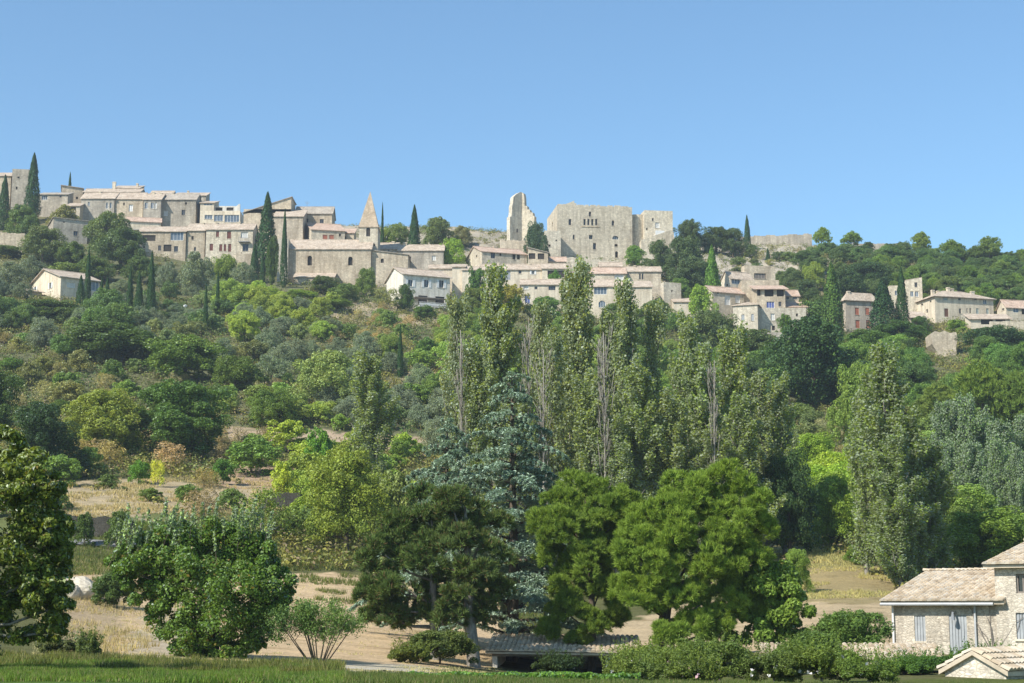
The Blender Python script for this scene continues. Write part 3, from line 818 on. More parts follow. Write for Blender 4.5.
def house(name, label, cat, u0, u1, ve, vb, Y, yaw=0, depth=8.0, uL=None, roof='gable', vr=None, rise=None, wall='village_stone', rmat='roof_tiles',
          wins=(), lwins=(), over=0.3, chim=(), group=None, foot=4.0, base=None, lip=0.0, tiles=False, rec=0.22, gutter=False):
    th = math.radians(yaw); c, s = math.cos(th), math.sin(th)
    O = P(u0, vb, Y)
    ftan, fn = Vector((c, s, 0)), Vector((s, -c, 0)); ltan = Vector((-s, c, 0)); ln = Vector((-c, -s, 0))
    def front(u, v):
        d = ray(u, v); q = d * (O.dot(fn) / d.dot(fn)); return (q - O).dot(ftan), q.z - O.z, q.y
    def left(u, v):
        d = ray(u, v); q = d * (O.dot(ln) / d.dot(ln)); return (q - O).dot(ltan), q.z - O.z, q.y
    Wd = front(u1, ve)[0]; Hh = zrow(ve, Y) - O.z
    D = left(uL, ve)[0] if uL is not None else depth
    if D < 1 or D > 40: D = depth
    if base is None:
        root = empty(name, tuple(O), th, label, cat, group); off = Vector((0, 0, 0)); own = True
    else:
        root = base; th0 = base.rotation_euler.z; dd = O - Vector(base.location)
        off = Vector((dd.x*math.cos(th0) + dd.y*math.sin(th0), -dd.x*math.sin(th0) + dd.y*math.cos(th0), dd.z))
    if rise is None and vr is not None:
        mid = (D/2 if roof in ('gable', 'hip') else D) * c
        rise = zrow(vr, Y + mid) - O.z - Hh
        if roof in ('slopeR', 'slopeL', 'gablefront'): rise = zrow(vr, Y) - O.z - Hh
    rise = max(0.25, rise or 0.25)
    # openings
    def holes(lst, f, width, flip=False):
        out = []
        for (u, v, w, h, k) in lst:
            arch = k.endswith('^'); k = k.rstrip('^')
            a, z, y = f(u, v); sc = scale_at(y, z + O.z)
            cosf = c if not flip else max(.25, abs(s) + .2)
            hw = w / sc / 2 / cosf; hh = h / sc / 2
            a0, a1 = max(.15, a - hw), min(width - .15, a + hw)
            if a1 - a0 < .15: continue
            if flip: a0, a1 = width - a1, width - a0
            z0_, z1_ = max(-3.0, z - hh), min(Hh - .06, z + hh)
            if any(a0 < q[0][1] + .05 and a1 > q[0][0] - .05 and z0_ < q[0][3] + .05 and z1_ > q[0][2] - .05 for q in out): continue
            out.append(((a0, a1, z0_, z1_, arch), k))
        return out
    fh = holes(wins, front, Wd); lh = holes(lwins, left, D, True)
    m = MB()
    zt = Hh + lip
    facade(m, (0, 0), (1, 0), Wd, -foot, zt, [h for h, _ in fh], rec)
    facade(m, (0, D), (0, -1), D, -foot, zt, [h for h, _ in lh], rec)
    facade(m, (Wd, 0), (0, 1), D, -foot, zt, [])
    facade(m, (Wd, D), (-1, 0), Wd, -foot, zt, [])
    # roof
    r = MB(); t = 0.16; ov = over
    if roof == 'gable':
        k = rise / (D/2); zo = Hh - ov * k
        for x, w in ((0, -1), (Wd, 1)):
            tri = [(x, 0, Hh), (x, D, Hh), (x, D/2, Hh + rise)]
            m.poly(tri[::-1] if w < 0 else tri)
        f_ = [(-ov, -ov, zo+t), (Wd+ov, -ov, zo+t), (Wd+ov, D/2, Hh+rise+t), (-ov, D/2, Hh+rise+t)]
        b_ = [(-ov, D/2, Hh+rise+t), (Wd+ov, D/2, Hh+rise+t), (Wd+ov, D+ov, zo+t), (-ov, D+ov, zo+t)]
        r.slab(f_, (0, 0, -t)); r.slab(b_, (0, 0, -t))
        if tiles:
            tile_slope(r, f_[0], f_[1], f_[3], f_[2]); tile_slope(r, b_[3], b_[2], b_[0], b_[1], seed=2)
            tile_slope(r, (-ov, D/2-.12, Hh+rise+t+.06), (-ov, D/2+.14, Hh+rise+t+.06), (Wd+ov, D/2-.12, Hh+rise+t+.06), (Wd+ov, D/2+.14, Hh+rise+t+.06), per=.26)
        else:
            r.tube([(-ov, D/2, Hh+rise+t), (Wd+ov, D/2, Hh+rise+t)], [.14, .14], 6)
    elif roof == 'shed':
        k = rise / D; zo = Hh - ov * k
        for x, w in ((0, -1), (Wd, 1)):
            tri = [(x, 0, Hh), (x, D, Hh), (x, D, Hh + rise)]
            m.poly(tri[::-1] if w < 0 else tri)
        m.poly([(Wd, D, Hh), (0, D, Hh), (0, D, Hh+rise), (Wd, D, Hh+rise)])
        f_ = [(-ov, -ov, zo+t), (Wd+ov, -ov, zo+t), (Wd+ov, D+.1, Hh+rise+t), (-ov, D+.1, Hh+rise+t)]
        r.slab(f_, (0, 0, -t))
        if tiles: tile_slope(r, f_[0], f_[1], f_[3], f_[2])
    elif roof in ('slopeR', 'slopeL'):   # one plane, high at the right / left end
        hl, hr = (Hh + rise, Hh) if roof == 'slopeL' else (Hh, Hh + rise)
        for y, w in ((0, 1), (D, -1)):
            q = [(0, y, Hh), (Wd, y, Hh), (Wd, y, hr), (0, y, hl)]
            q = [p for i, p in enumerate(q) if i < 2 or p[2] > Hh + 1e-4]
            m.poly(q if w > 0 else q[::-1])
        x = 0 if roof == 'slopeL' else Wd
        q = [(x, 0, Hh), (x, D, Hh), (x, D, Hh+rise), (x, 0, Hh+rise)]; m.poly(q[::-1] if x == 0 else q)
        r.slab([(-ov, -ov, hl+t), (Wd+ov, -ov, hr+t), (Wd+ov, D+ov, hr+t), (-ov, D+ov, hl+t)], (0, 0, -t))
    elif roof == 'gablefront':
        k = rise / (Wd/2); zo = Hh - ov * k
        m.poly([(0, 0, Hh), (Wd, 0, Hh), (Wd/2, 0, Hh+rise)]); m.poly([(0, D, Hh), (Wd/2, D, Hh+rise), (Wd, D, Hh)])
        a_ = [(-ov, -ov, zo+t), (Wd/2, -ov, Hh+rise+t), (Wd/2, D+ov, Hh+rise+t), (-ov, D+ov, zo+t)]
        b_ = [(Wd/2, -ov, Hh+rise+t), (Wd+ov, -ov, zo+t), (Wd+ov, D+ov, zo+t), (Wd/2, D+ov, Hh+rise+t)]
        r.slab(a_, (0, 0, -t)); r.slab(b_, (0, 0, -t))
        if tiles:
            tile_slope(r, a_[3], a_[0], a_[2], a_[1]); tile_slope(r, b_[1], b_[2], b_[0], b_[3], seed=3)
    elif roof == 'hip':
        i_ = min(D/2, Wd/2 - .1); zo = Hh + t - .05
        A_, B_, C_, D_ = (-ov, -ov, zo), (Wd+ov, -ov, zo), (Wd+ov, D+ov, zo), (-ov, D+ov, zo)
        R0, R1 = (i_, D/2, Hh+rise+t), (Wd-i_, D/2, Hh+rise+t)
        for q in ([A_, B_, R1, R0], [B_, C_, R1], [C_, D_, R0, R1], [D_, A_, R0]): r.slab(q, (0, 0, -t))
    elif roof == 'flat':
        r.slab([(.25, .25, Hh - .25), (Wd-.25, .25, Hh - .25), (Wd-.25, D-.25, Hh - .25), (.25, D-.25, Hh - .25)], (0, 0, -.3))
    elif roof == 'pyramid':
        for q in ([(-ov,-ov,Hh), (Wd+ov,-ov,Hh)], [(Wd+ov,-ov,Hh), (Wd+ov,D+ov,Hh)], [(Wd+ov,D+ov,Hh), (-ov,D+ov,Hh)], [(-ov,D+ov,Hh), (-ov,-ov,Hh)]):
            r.poly(q + [(Wd/2, D/2, Hh + rise)])
        r.box((-ov-.1, -ov-.1, Hh-.25), (Wd+ov+.1, D+ov+.1, Hh-.003))
    w_ = m.build('wall', MATS[wall], root); w_.location = off
    if roof != 'none':
        r_ = r.build('roof', MATS['canal_tiles' if tiles else rmat], root); r_.location = off
        for (u, vt, wp) in chim:
            yy = Y + D/2*c; a = (front(u, ve)[0]) * (1 + D/2/Y); sc = scale_at(yy)
            hw = wp / sc / 2; q = MB(); zz = zrow(vt, yy) - O.z; q.box((a-hw, D/2-.35, Hh - .2), (a+hw, D/2+.35, zz))
            q.box((a-hw-.08, D/2-.43, zz - .25), (a+hw+.08, D/2+.43, zz-.1)); q.build('chimney', MATS['plaster_cream'], r_)
    for h, k in fh: opening(root, off, (0, 0), (1, 0), h, k, rec)
    for h, k in lh: opening(root, off, (0, D), (0, -1), h, k, rec)
    root['_f'] = 0; del root['_f']
    return root, dict(O=O, W=Wd, D=D, H=Hh, off=off, front=front, left=left, rise=rise, th=th)

def part_box(root, f, name, a, b, mat):
    m = MB(); m.box(a, b); o = m.build(name, MATS[mat], root); o.location = f['off']; return o

def outline_wall(name, label, cat, pts, Y, thick, mat, yaw=0, root=None, part='wall', u_anchor=None, group=None):
    """a free-standing wall whose outline is given in the photo's columns and rows, with real thickness"""
    th = math.radians(yaw); c, s = math.cos(th), math.sin(th)
    O = P(u_anchor if u_anchor else pts[0][0], pts[0][1], Y); fn = Vector((s, -c, 0))
    q = []
    for u, v in pts:
        d = ray(u, v); q.append(d * (O.dot(fn) / d.dot(fn)))
    O2 = q[0]
    if root is None: root = empty(name, tuple(O2), 0, label, cat, group)
    L = Vector(root.location); m = MB(); back = Vector((-s, c, 0)) * thick
    n = len(q); a0 = -root.rotation_euler.z; ca, sa = math.cos(a0), math.sin(a0)
    rot = lambda w: Vector((w.x*ca - w.y*sa, w.x*sa + w.y*ca, w.z))
    A = [rot(p - L) for p in q]; B = [rot(p + back - L) for p in q]
    m.poly(A[::-1]); m.poly(B)
    for i in range(n):
        j = (i + 1) % n; m.poly([A[i], A[j], B[j], B[i]])
    o = m.build(part, MATS[mat], root)
    import bmesh
    bm = bmesh.new(); bm.from_mesh(o.data); bmesh.ops.remove_doubles(bm, verts=bm.verts, dist=1e-4); bmesh.ops.recalc_face_normals(bm, faces=bm.faces); bm.to_mesh(o.data); bm.free()
    return root
def ragged(u0, u1, vt0, vt1, vb, step=3.0, amp=1.2, seed=1):
    g = random.Random(seed); pts = [(u1, vb), (u0, vb)]; u = u0; 
    while u < u1:
        t = (u - u0) / (u1 - u0); h = vt0 + (vt1 - vt0) * t + g.uniform(-amp, amp)
        pts.append((u, h)); u += step * g.uniform(.6, 1.4); pts.append((min(u, u1), h + g.uniform(-.3, .3)))
    return pts
def garden_wall(name, label, u0, u1, vt0, vt1, vb, Y, thick=0.8, mat='grey_stone', yaw=0, amp=0.5, seed=1, cat='wall', group=None):
    r = outline_wall(name, None, None, ragged(u0, u1, vt0, vt1, vb, 4, amp, seed), Y, thick, mat, yaw)
    ch = [o for o in bpy.data.objects if o.parent == r][0]
    ch.parent = None; ch.location = r.location; bpy.data.objects.remove(r); ch.name = name
    return tag(ch, label, cat, group)
# ------------------------------------------------------------------ the village, left to right, back rows first
def H_(*a, **k): return house(*a, **k)
H_('stone_tower', 'square grey stone tower house at the far left of the skyline', 'tower', 11, 29.5, 170.5, 201, 482, 8, 9, roof='flat', wall='grey_stone', lip=.5, wins=[(18.5,177.5,2,2,'slit'), (16.7,188,1.6,3,'slit')])
H_('stone_house', 'narrow tiled house joined to the left of the square tower, cut by the frame', 'house', -14, 11, 176, 201, 483, 0, 9, roof='shed', vr=173, wins=[(4,184,2,3,'dark')])
H_('low_house', 'low grey house with blue glazing right of the tallest cypress', 'house', 38, 68, 194.5, 209, 478, 0, 6, roof='shed', vr=193, wall='grey_stone', rmat='roof_tiles_grey', wins=[(44.5,197.5,6,5,'blue'), (60.5,196.5,2,2,'dark')])
H_('stone_house', 'small stone house with a pale lean-to roof on the skyline beside the thin cypress', 'house', 61, 83, 187.5, 205, 486, 14, 8, uL=58, roof='slopeL', rise=.6, wins=[(77,198,2,2.5,'slit')])
H_('stone_house', 'long low skyline house behind the row of the upper village', 'house', 83, 140, 192, 210, 484, 0, 8, roof='gable', vr=189.5, wall='grey_stone', chim=[(110.5,182,3.4)])
H_('stone_house', 'small raised house with flat tiled roof and tall chimney on the upper skyline', 'house', 113, 139, 188.5, 200, 488, 0, 7, roof='shed', vr=186, wins=[(122,191,4,2,'dark'), (131,191,4,2,'dark')], chim=[(134.5,183.5,2)])
H_('stone_house', 'long grey stone house with two paired windows under the upper skyline roofs', 'house', 80.5, 114.5, 198.5, 219, 468, 0, 9, roof='gable', vr=193.5, wall='grey_stone', wins=[(88.8,204,2.2,4.2,'blue'), (107,205.5,2.2,6,'blue'), (110.6,205.5,2,6,'blue')], chim=[(96,191.5,2.4)])
H_('stone_house', 'pale stone house with one white door between the grey houses of the upper row', 'house', 114.5, 143, 199, 221, 468.5, 0, 9, roof='gable', vr=193.5, wins=[(130.8,208,4,7,'whitedoor'), (124,204,1.5,3,'slit')])
H_('stone_house', 'dark stone house with two white shuttered windows in the upper row', 'house', 143, 161, 199.5, 219, 465, 0, 9, roof='gable', vr=194.5, wall='grey_stone', wins=[(146.2,205.5,3,6.5,'blue'), (152.3,205.5,3,6.5,'blue'), (155.6,205.5,2.4,6.5,'white')], chim=[(150,192,2.2), (157.5,192.8,1.6)])
H_('stone_house', 'tall plain grey stone house with a small square attic opening', 'house', 161, 196, 199.5, 228, 467, 0, 9, roof='gable', vr=194.5, wall='grey_stone', rmat='roof_tiles_grey', wins=[(165.7,213.3,4,5.5,'white'), (183.3,212.5,3.4,5.5,'dark'), (186,203.5,2,2.6,'slit')], chim=[(170,192.5,1.6)])
r, f = H_('terrace_house', 'modern terraced house with long bands of bluish glazing near the church hill', 'house', 200, 240, 214, 226, 464, 0, 10, roof='flat', wall='plaster_cream', lip=.9, wins=[(208.5,217,8,4.4,'blue'), (218.5,218,9,6.5,'blue'), (232,218.5,15,7.5,'blue')])
house('x', None, None, 200, 214, 203, 214.5, 467, 0, 8, roof='shed', vr=201.5, wall='plaster_cream', wins=[(208,203.6,9,3.6,'blue')], base=r)
house('x', None, None, 214, 238, 206, 214.5, 469, 0, 4, roof='flat', wall='plaster_white', wins=[(219,209,7,3.4,'darkdoor'), (230,209,7,3.4,'darkdoor')], base=r)
outline_wall('x', None, None, [(234,215),(240,215),(240,204),(239,204),(234,208)], 466, .6, 'plaster_white', 0, r)
H_('stone_house', 'small pale house with a broad flat tiled roof and a white awning over its terrace', 'house', 127, 161, 221, 231, 452, 12, 7, uL=125, roof='gable', vr=217.5, wall='plaster_cream', rmat='roof_tiles_pink')
tag(part_box(empty('awning', tuple(P(131, 229.5, 447)), 0, 'long white awning stretched over the terrace below the flat tiled roof', 'awning'), dict(off=(0,0,0)), 'cloth', (0, 0, 0), (7.6, 3.2, .12), 'awning'))
H_('stone_house', 'ruined looking lower row house with a wide blue verandah window', 'house', 138, 186, 231.5, 260, 440, 0, 9, roof='gable', vr=227.5, wins=[(177,236,13,9,'blue'), (149,238,13,6,'darkdoor'), (159.6,248,3,5.5,'dark'), (167.5,248,8,7,'darkdoor'), (176,249,4,6,'dark'), (144,247,2,2,'slit')])
H_('stone_house', 'narrow plain stone house between the blue verandah and the red shuttered house', 'house', 186, 205, 230.5, 262, 440.5, 0, 9, roof='gable', vr=224.5, wins=[(192.5,238,2.4,4,'slit'), (195,249,2,4,'dark')], chim=[(200,222.5,1.8)])
r, f = H_('stone_house', 'tall stone house with dark red shutters and an iron balcony above the trees', 'house', 205, 253, 229.5, 268, 440, 0, 9, roof='gable', vr=224.5, wall='pale_stone',
   wins=[(217.5,234,3,6,'redshut'), (229,235,4,7.5,'redshut'), (211.3,247.2,3.4,7,'redshut'), (220.7,247.6,3,7,'redshut'), (225,247.6,2.4,7,'redshut'), (229.6,247.8,3,8,'redshut'), (244.5,235,7,6,'white'), (245.5,247.5,6,7.5,'dark')], chim=[(214,222.5,2), (236,222,2.6)])
bal = MB(); a, z, y = f['front'](244.5, 242)
bal.box((a-1.5, -1.0, z-.12), (a+1.5, -.02, z)); 
for i in range(13): bal.box((a-1.5+i*.25-.02, -1.0, z), (a-1.5+i*.25+.02, -.96, z+.95))
bal.box((a-1.5, -1.02, z+.95), (a+1.55, -.95, z+1.0)); bal.build('balcony', MATS['metal_grey'], r)
H_('stone_house', 'grey stone house with dark tiled lean-to roof below the tallest cypress', 'house', 52, 88, 218.5, 256, 447, 22, 8, uL=45, roof='slopeL', rise=.25, wall='grey_stone', rmat='roof_tiles_grey', wins=[(77.5,220.6,3.5,2.6,'blue'), (75.6,233.5,4,5,'dark'), (64,222,1.5,1.5,'slit')])
garden_wall('retaining_wall', 'high plain stone retaining wall at the left edge below the tower', -12, 25, 232, 234, 262, 436, 1.2, 'village_stone', 0, .5, 3)
garden_wall('retaining_wall', 'long pale retaining wall under the red shuttered house', 236, 292, 252, 262, 290, 437, 1.0, 'village_stone', -6, .6, 4)
H_('small_house', 'small pale attic block with tiled roof between the upper row and the skyline', 'house', 150, 172, 194.5, 203, 477, 0, 6, roof='gable', vr=191.6, wall='pale_stone', wins=[(156,197,2,2.4,'dark'), (164,197,2,2.4,'dark')])
H_('small_house', 'grey tiled skyline annex behind the tall plain house of the upper row', 'house', 174, 206, 195.6, 204, 479, 0, 6, roof='shed', vr=193, wall='grey_stone', wins=[(200,198,3,2.4,'dark')], chim=[(186,190.8,1.8)])
H_('small_house', 'small stone house on the terrace edge between lean-to house and upper row', 'house', 66, 80, 206, 214, 464, 0, 5, roof='shed', vr=203.6, wall='pale_stone', wins=[(73,208.5,6,3,'darkdoor')])
H_('small_house', 'narrow stone house filling the gap right of the red shuttered house', 'house', 249, 262, 236, 252, 444, 0, 6, roof='shed', vr=232.5, wall='village_stone', wins=[(256,241,2,3,'dark')])
H_('small_house', 'small tiled house tucked under the left foot of the castle', 'house', 545, 566, 261.5, 272, 440, 0, 6, roof='gable', vr=257.8, wall='plaster_cream', rmat='roof_tiles_pink', wins=[(552,264.5,2,3,'dark'), (560,264.5,2,3,'dark')])
H_('small_house', 'small tiled house under the castle terrace wall, above the white awning house', 'house', 600, 622, 266.5, 276, 436, 0, 6, roof='gable', vr=263, wall='pale_stone', wins=[(607,269,2,2.6,'dark'), (615,269,2,2.6,'dark')])
garden_wall('terrace_wall', 'short grey dry stone terrace wall below the yellowish bushes under the church', 262, 284, 297, 296, 308, 384, 1.0, 'grey_stone', 0, .8, 31)
# the detached house lower on the left slope
r, f = H_('stone_house', 'detached pale house with a wide gable and an open porch on the left slope', 'house', 60, 100, 276.5, 303, 378, 38, 12, uL=29, roof='gable', vr=269.5, wall='plaster_cream', wins=[(71,285,7,5.5,'white'), (94,286,9,10,'blue')], lwins=[(35.5,289.5,4,6,'whiteshut'), (50.5,285.5,4.5,6,'whiteshut')], over=.5)
house('x', None, None, 29, 42, 291, 304, 381, 38, 9, uL=13, roof='shed', rise=2.4, wall='grey_stone', lwins=[(21,297,11,8,'darkdoor')], base=r, over=.6)
# ------------------------------------------------------------------ church hill
H_('gabled_house', 'tall house with one steep tiled roof slope peaking at the right, above the church', 'house', 243, 291, 213, 240, 455, 0, 9, roof='slopeR', vr=197, wins=[(281,207.5,6,3.4,'darkdoor')], wall='village_stone', rmat='roof_tiles_grey')
H_('stone_house', 'plain stone block under the steep roofed house behind the tall cypresses', 'house', 273, 303, 216.5, 246, 449, 0, 8, roof='shed', vr=210.5)
H_('stone_house', 'stone house with two square upper windows behind the church nave', 'house', 295, 332, 213.5, 232, 458, 0, 8, roof='gable', vr=207.5, rmat='roof_tiles_grey', wins=[(307,220.4,2.6,4,'slit'), (321.8,221.2,4,4.4,'dark')])
H_('stone_house', 'pale stone house with a pair of shuttered windows directly behind the nave roof', 'house', 311, 345, 229.5, 250, 446, 14, 8, uL=302, roof='gable', vr=223.5, wall='pale_stone', rmat='roof_tiles_pink', wins=[(325,237,4.5,4.5,'brick'), (331.5,237,4.5,4.5,'brick'), (340,235,2,3,'slit')])
H_('stone_house', 'small tiled annex between the pale house and the bell tower', 'house', 343, 354, 233, 246, 450, 0, 6, roof='shed', vr=229, rmat='roof_tiles_pink', wins=[(345.5,238,2,3,'dark')])
r, f = H_('church', 'stone church with arched windows, long nave and a square bell tower with tiled spire', 'church', 288, 371, 249, 286, 430, 0, 11, roof='gable', vr=240.5, wall='village_stone', wins=[(309.7,260.5,4.4,10,'slit^'), (350.3,261,4.4,9,'slit^')], rec=.5)
house('x', None, None, 276.5, 288.5, 238.5, 291, 428.5, 10, 3, uL=274, roof='flat', wall='pale_stone', base=r)
house('x', None, None, 294, 334, 277, 292, 426, 0, 3.9, roof='shed', vr=273.5, wall='village_stone', base=r)
house('x', None, None, 371, 408, 255, 288, 431, 8, 9, roof='slopeL', vr=250.5, wall='village_stone', rmat='roof_tiles_grey', wins=[(382.3,261,3,4.4,'slit^')], base=r)
tr, tf = house('x', None, None, 358.5, 377.5, 226.5, 262, 434, 18, 5, uL=352.3, roof='pyramid', rise=10.4, wall='pale_stone', rmat='dressed_stone', wins=[(368,232.5,3.8,9,'slit^'), (374,246,1.4,2,'slit')], lwins=[(355.5,232,2,6,'slit^')], base=r, over=.12)
H_('stone_house', 'low tiled house with two chimneys just right of the church spire', 'house', 380, 398, 249, 268, 442, 0, 8, roof='gable', vr=243.5, wins=[(388.6,250.5,2,1.6,'dark')], chim=[(392,241.5,3), (397.5,243,2)])
H_('stone_house', 'long low grey house with a tiled roof right of the church', 'house', 398, 443.5, 250.5, 272, 440, 0, 8, roof='gable', vr=245.5, wall='grey_stone', wins=[(434,258,4,5,'white'), (410,258,2,3,'slit')], chim=[(404,242.5,4)])
H_('stone_house', 'small tiled roof house behind the white shuttered house', 'house', 429, 466, 268.5, 282, 424, 0, 7, roof='gable', vr=265.5, wall='plaster_cream')
r, f = H_('white_house', 'white house with three white shutters and a balcony terrace in front of the church hill', 'house', 403, 450, 274, 311, 405, 24, 9, uL=386, roof='gable', vr=268, wall='plaster_white', wins=[(410.4,283,4.6,7,'whiteshut'), (426.4,283.5,4.6,8,'whiteshut'), (441.4,284,4.6,8,'whiteshut'), (423,300,9,9,'darkdoor'), (440,301,9,9,'darkdoor')], over=.4)
b = part_box(r, f, 'terrace', (3.0, -3.2, 0.9), (10.5, -.02, 1.1), 'white_paint')
for x in (3.1, 6.8, 10.2): part_box(r, f, 'post', (x, -3.15, -3), (x+.28, -2.85, .895), 'white_paint')
m = MB(); m.box((3.0, -3.2, 1.95), (10.5, -3.12, 2.05)); m.box((3.0, -3.18, 1.25), (10.5, -3.14, 1.8)); m.build('railing', MATS['white_paint'], r)
part_box(r, f, 'canopy', (2.2, -2.6, 3.2), (10.2, -.02, 3.32), 'wood_grey')
# ------------------------------------------------------------------ castle hill
H_('stone_house', 'stone house with sunlit gable and small arched windows left below castle', 'house', 482, 527, 251.5, 270, 436, 20, 8, uL=466, roof='gable', vr=247, rmat='roof_tiles_pink', wall='pale_stone', wins=[(493,255.5,4.4,6,'dark'), (500.5,254.5,2,2.6,'slit'), (514,256.3,3,6.5,'slit'), (518.4,256.3,3,6.5,'slit')], lwins=[(470,258,2,4,'slit^'), (476.5,254.5,2.4,6,'dark')], chim=[(503,244.5,3.4)])
r, f = H_('open_porch', 'open sided porch with a dark sloping roof and pale posts below the castle', 'porch', 528, 548, 253, 270, 438, 0, 6, roof='slopeL', vr=247.5, rmat='roof_tiles_grey', wins=[(532,255.3,6.5,7.5,'darkdoor'), (541,256.3,6.5,6,'darkdoor')], wall='village_stone')
r, f = H_('long_house', 'long low house with a pale tiled roof and garage door below the castle', 'house', 482, 542, 269.5, 288, 424, 0, 7, roof='gable', vr=265, wall='plaster_cream', wins=[(507.5,275.5,6,9,'grey'), (493,268.8,2,2,'slit'), (520,272,3,3.5,'dark'), (533,272.5,3,4,'whiteshut')], chim=[(498,263,2.4), (529,263.2,2.6)])
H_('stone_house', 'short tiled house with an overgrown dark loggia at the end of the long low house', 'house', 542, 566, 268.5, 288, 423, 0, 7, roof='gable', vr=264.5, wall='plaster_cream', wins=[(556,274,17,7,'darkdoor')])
H_('stone_house', 'pale narrow house wall between the shuttered house and the ivy covered one', 'house', 452, 465, 267, 296, 414, 0, 8, roof='shed', vr=264.5, wall='plaster_cream')
r, f = H_('ivy_house', 'house covered in green ivy with one pale blue window', 'house', 462, 489, 270, 293, 413, 0, 7, roof='gable', vr=267, wall='plaster_cream', wins=[(474.3,276,4.4,7.5,'white')], rmat='roof_tiles')
H_('stone_house', 'two storey house with a blue glazed door behind the first poplar tops', 'house', 521, 561, 284.5, 310, 410, 0, 8, roof='gable', vr=280, wall='plaster_cream', wins=[(527.5,299,5.5,9,'bluedoor'), (526,287.5,5,4,'white'), (552,288,7,4.5,'dark'), (536,288,3,3,'dark')])
H_('stone_house', 'stone house with a wide blue window above an arched door among the poplar tops', 'house', 587, 617, 286.5, 318, 404, 0, 9, roof='gable', vr=280, wall='plaster_cream', wins=[(600.5,290.5,13,8,'blue'), (602,304,7,7,'blue^'), (590.5,293,4,3,'slit')])
H_('stone_house', 'pale stone house with a white awning window in the row under the castle wall', 'house', 589, 626, 273.5, 290, 420, 0, 8, roof='gable', vr=268.5, wall='pale_stone', rmat='roof_tiles_pink', wins=[(619,277,9,6.5,'white'), (594,276,2,4,'white')])
H_('stone_house', 'tiled house with a tall dark window pair at right under the castle wall', 'house', 626, 661, 271.5, 290, 422, 0, 8, roof='gable', vr=267.5, wall='village_stone', wins=[(640,276.5,1.6,6,'dark'), (642.6,276.5,1.6,6,'dark')], chim=[(636,265.5,2.5), (644.5,266,2.5)])
H_('stone_house', 'low house with a flat pale terrace roof behind the poplar tops', 'house', 622, 652, 287, 306, 409, 0, 8, roof='shed', vr=281.5, wall='plaster_cream', wins=[(624,294,4,7,'grey')])
H_('stone_house', 'plain pale stone block without roof tiles right of the poplar tops', 'house', 664, 681, 282, 302, 412, 18, 6, uL=660, roof='flat', wall='pale_stone', wins=[(672,291,1.5,2.5,'slit')])
H_('low_house', 'low house with a slightly sloping tiled roof beside the plain pale block', 'house', 674, 697, 302, 314, 408, 0, 7, roof='shed', vr=298.5, wall='plaster_cream')
# castle keep
r, f = H_('castle', 'large pale stone castle keep with rows of small windows crowning the hill', 'castle', 557.5, 632, 206.5, 268, 468, 8, 16, uL=547, roof='flat', wall='castle_stone', lip=.5, foot=6, rec=.45,
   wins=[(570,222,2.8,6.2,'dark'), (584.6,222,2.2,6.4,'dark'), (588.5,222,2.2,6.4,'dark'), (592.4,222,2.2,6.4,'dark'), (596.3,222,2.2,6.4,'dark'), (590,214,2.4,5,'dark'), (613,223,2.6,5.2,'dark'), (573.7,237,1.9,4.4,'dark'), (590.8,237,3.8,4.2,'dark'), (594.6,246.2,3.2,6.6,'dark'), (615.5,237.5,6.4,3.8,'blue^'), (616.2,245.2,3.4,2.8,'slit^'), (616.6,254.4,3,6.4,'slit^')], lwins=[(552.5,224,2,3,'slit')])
W_, D_, Hh = f['W'], f['D'], f['H']
m = MB(); g = random.Random(3); x = .2
while x < W_ - .6:     # worn parapet
    w = g.uniform(.8, 2.2); m.box((x, .05, Hh + .502), (min(x + w, W_ - .1), .6, Hh + .52 + g.uniform(.05, .4))); x += w + g.uniform(0, .6)
m.build('parapet', MATS['castle_stone'], r)
m = MB(); a = f['front'](584.5, 226.5); m.box((a[0]-.9, -.14, a[1]-.12), (f['front'](597, 226.5)[0]+.7, -.003, a[1]+.03)); m.build('string_course', MATS['dressed_stone'], r)
# broken roof turret at the left of the castle's top
m = MB(); A = f['front'](562, 206)[0]; B = f['front'](577, 206)[0]; z0 = Hh - .2
for (x0, x1, h0, h1) in ((A, A+1.4, .6, 1.3), (A+1.4, A+2.8, 1.3, 1.9), (A+2.8, B-.6, 1.9, 2.3), (B-.6, B, 1.7, 1.5)):
    m.v += []; m.slab([(x0, 1.0, z0+h0), (x1, 1.0, z0+h1), (x1, 4.2, z0+h1+.3), (x0, 4.2, z0+h0+.3)], (0, 0, -max(.5, h0)))
m.build('turret', MATS['castle_stone'], r)
def drum(root, f, name, cx, cy, rad, z0, z1, mat, a0=0, a1=360, n=20):
    m = MB(); pts = [(cx + rad*math.cos(math.radians(a0 + (a1-a0)*i/n)), cy + rad*math.sin(math.radians(a0 + (a1-a0)*i/n))) for i in range(n+1)]
    for p, q in zip(pts, pts[1:]): m.poly([(p[0], p[1], z0), (q[0], q[1], z0), (q[0], q[1], z1), (p[0], p[1], z1)])
    m.poly([(p[0], p[1], z1) for p in pts])
    o = m.build(name, MATS[mat], root); o.location = f['off']; return o
drum(r, f, 'tower', f['front'](640, 230)[0], 4.6, 2.9, -4, f['front'](640, 213)[1], 'castle_stone')
house('x', None, None, 645, 673, 211.5, 262, 471, 4, 12, roof='flat', wall='castle_stone', lip=.4, wins=[(653,219.5,1.8,3,'dark'), (657.6,225,4.4,6,'white'), (662,225,4.4,6,'white'), (647,229,1.6,2.6,'slit')], base=r)
q = P(655.5, 234.5, 467.6) - f['O']; c_, s_ = math.cos(f['th']), math.sin(f['th'])
qx, qy, qz = q.x*c_ + q.y*s_, -q.x*s_ + q.y*c_, q.z
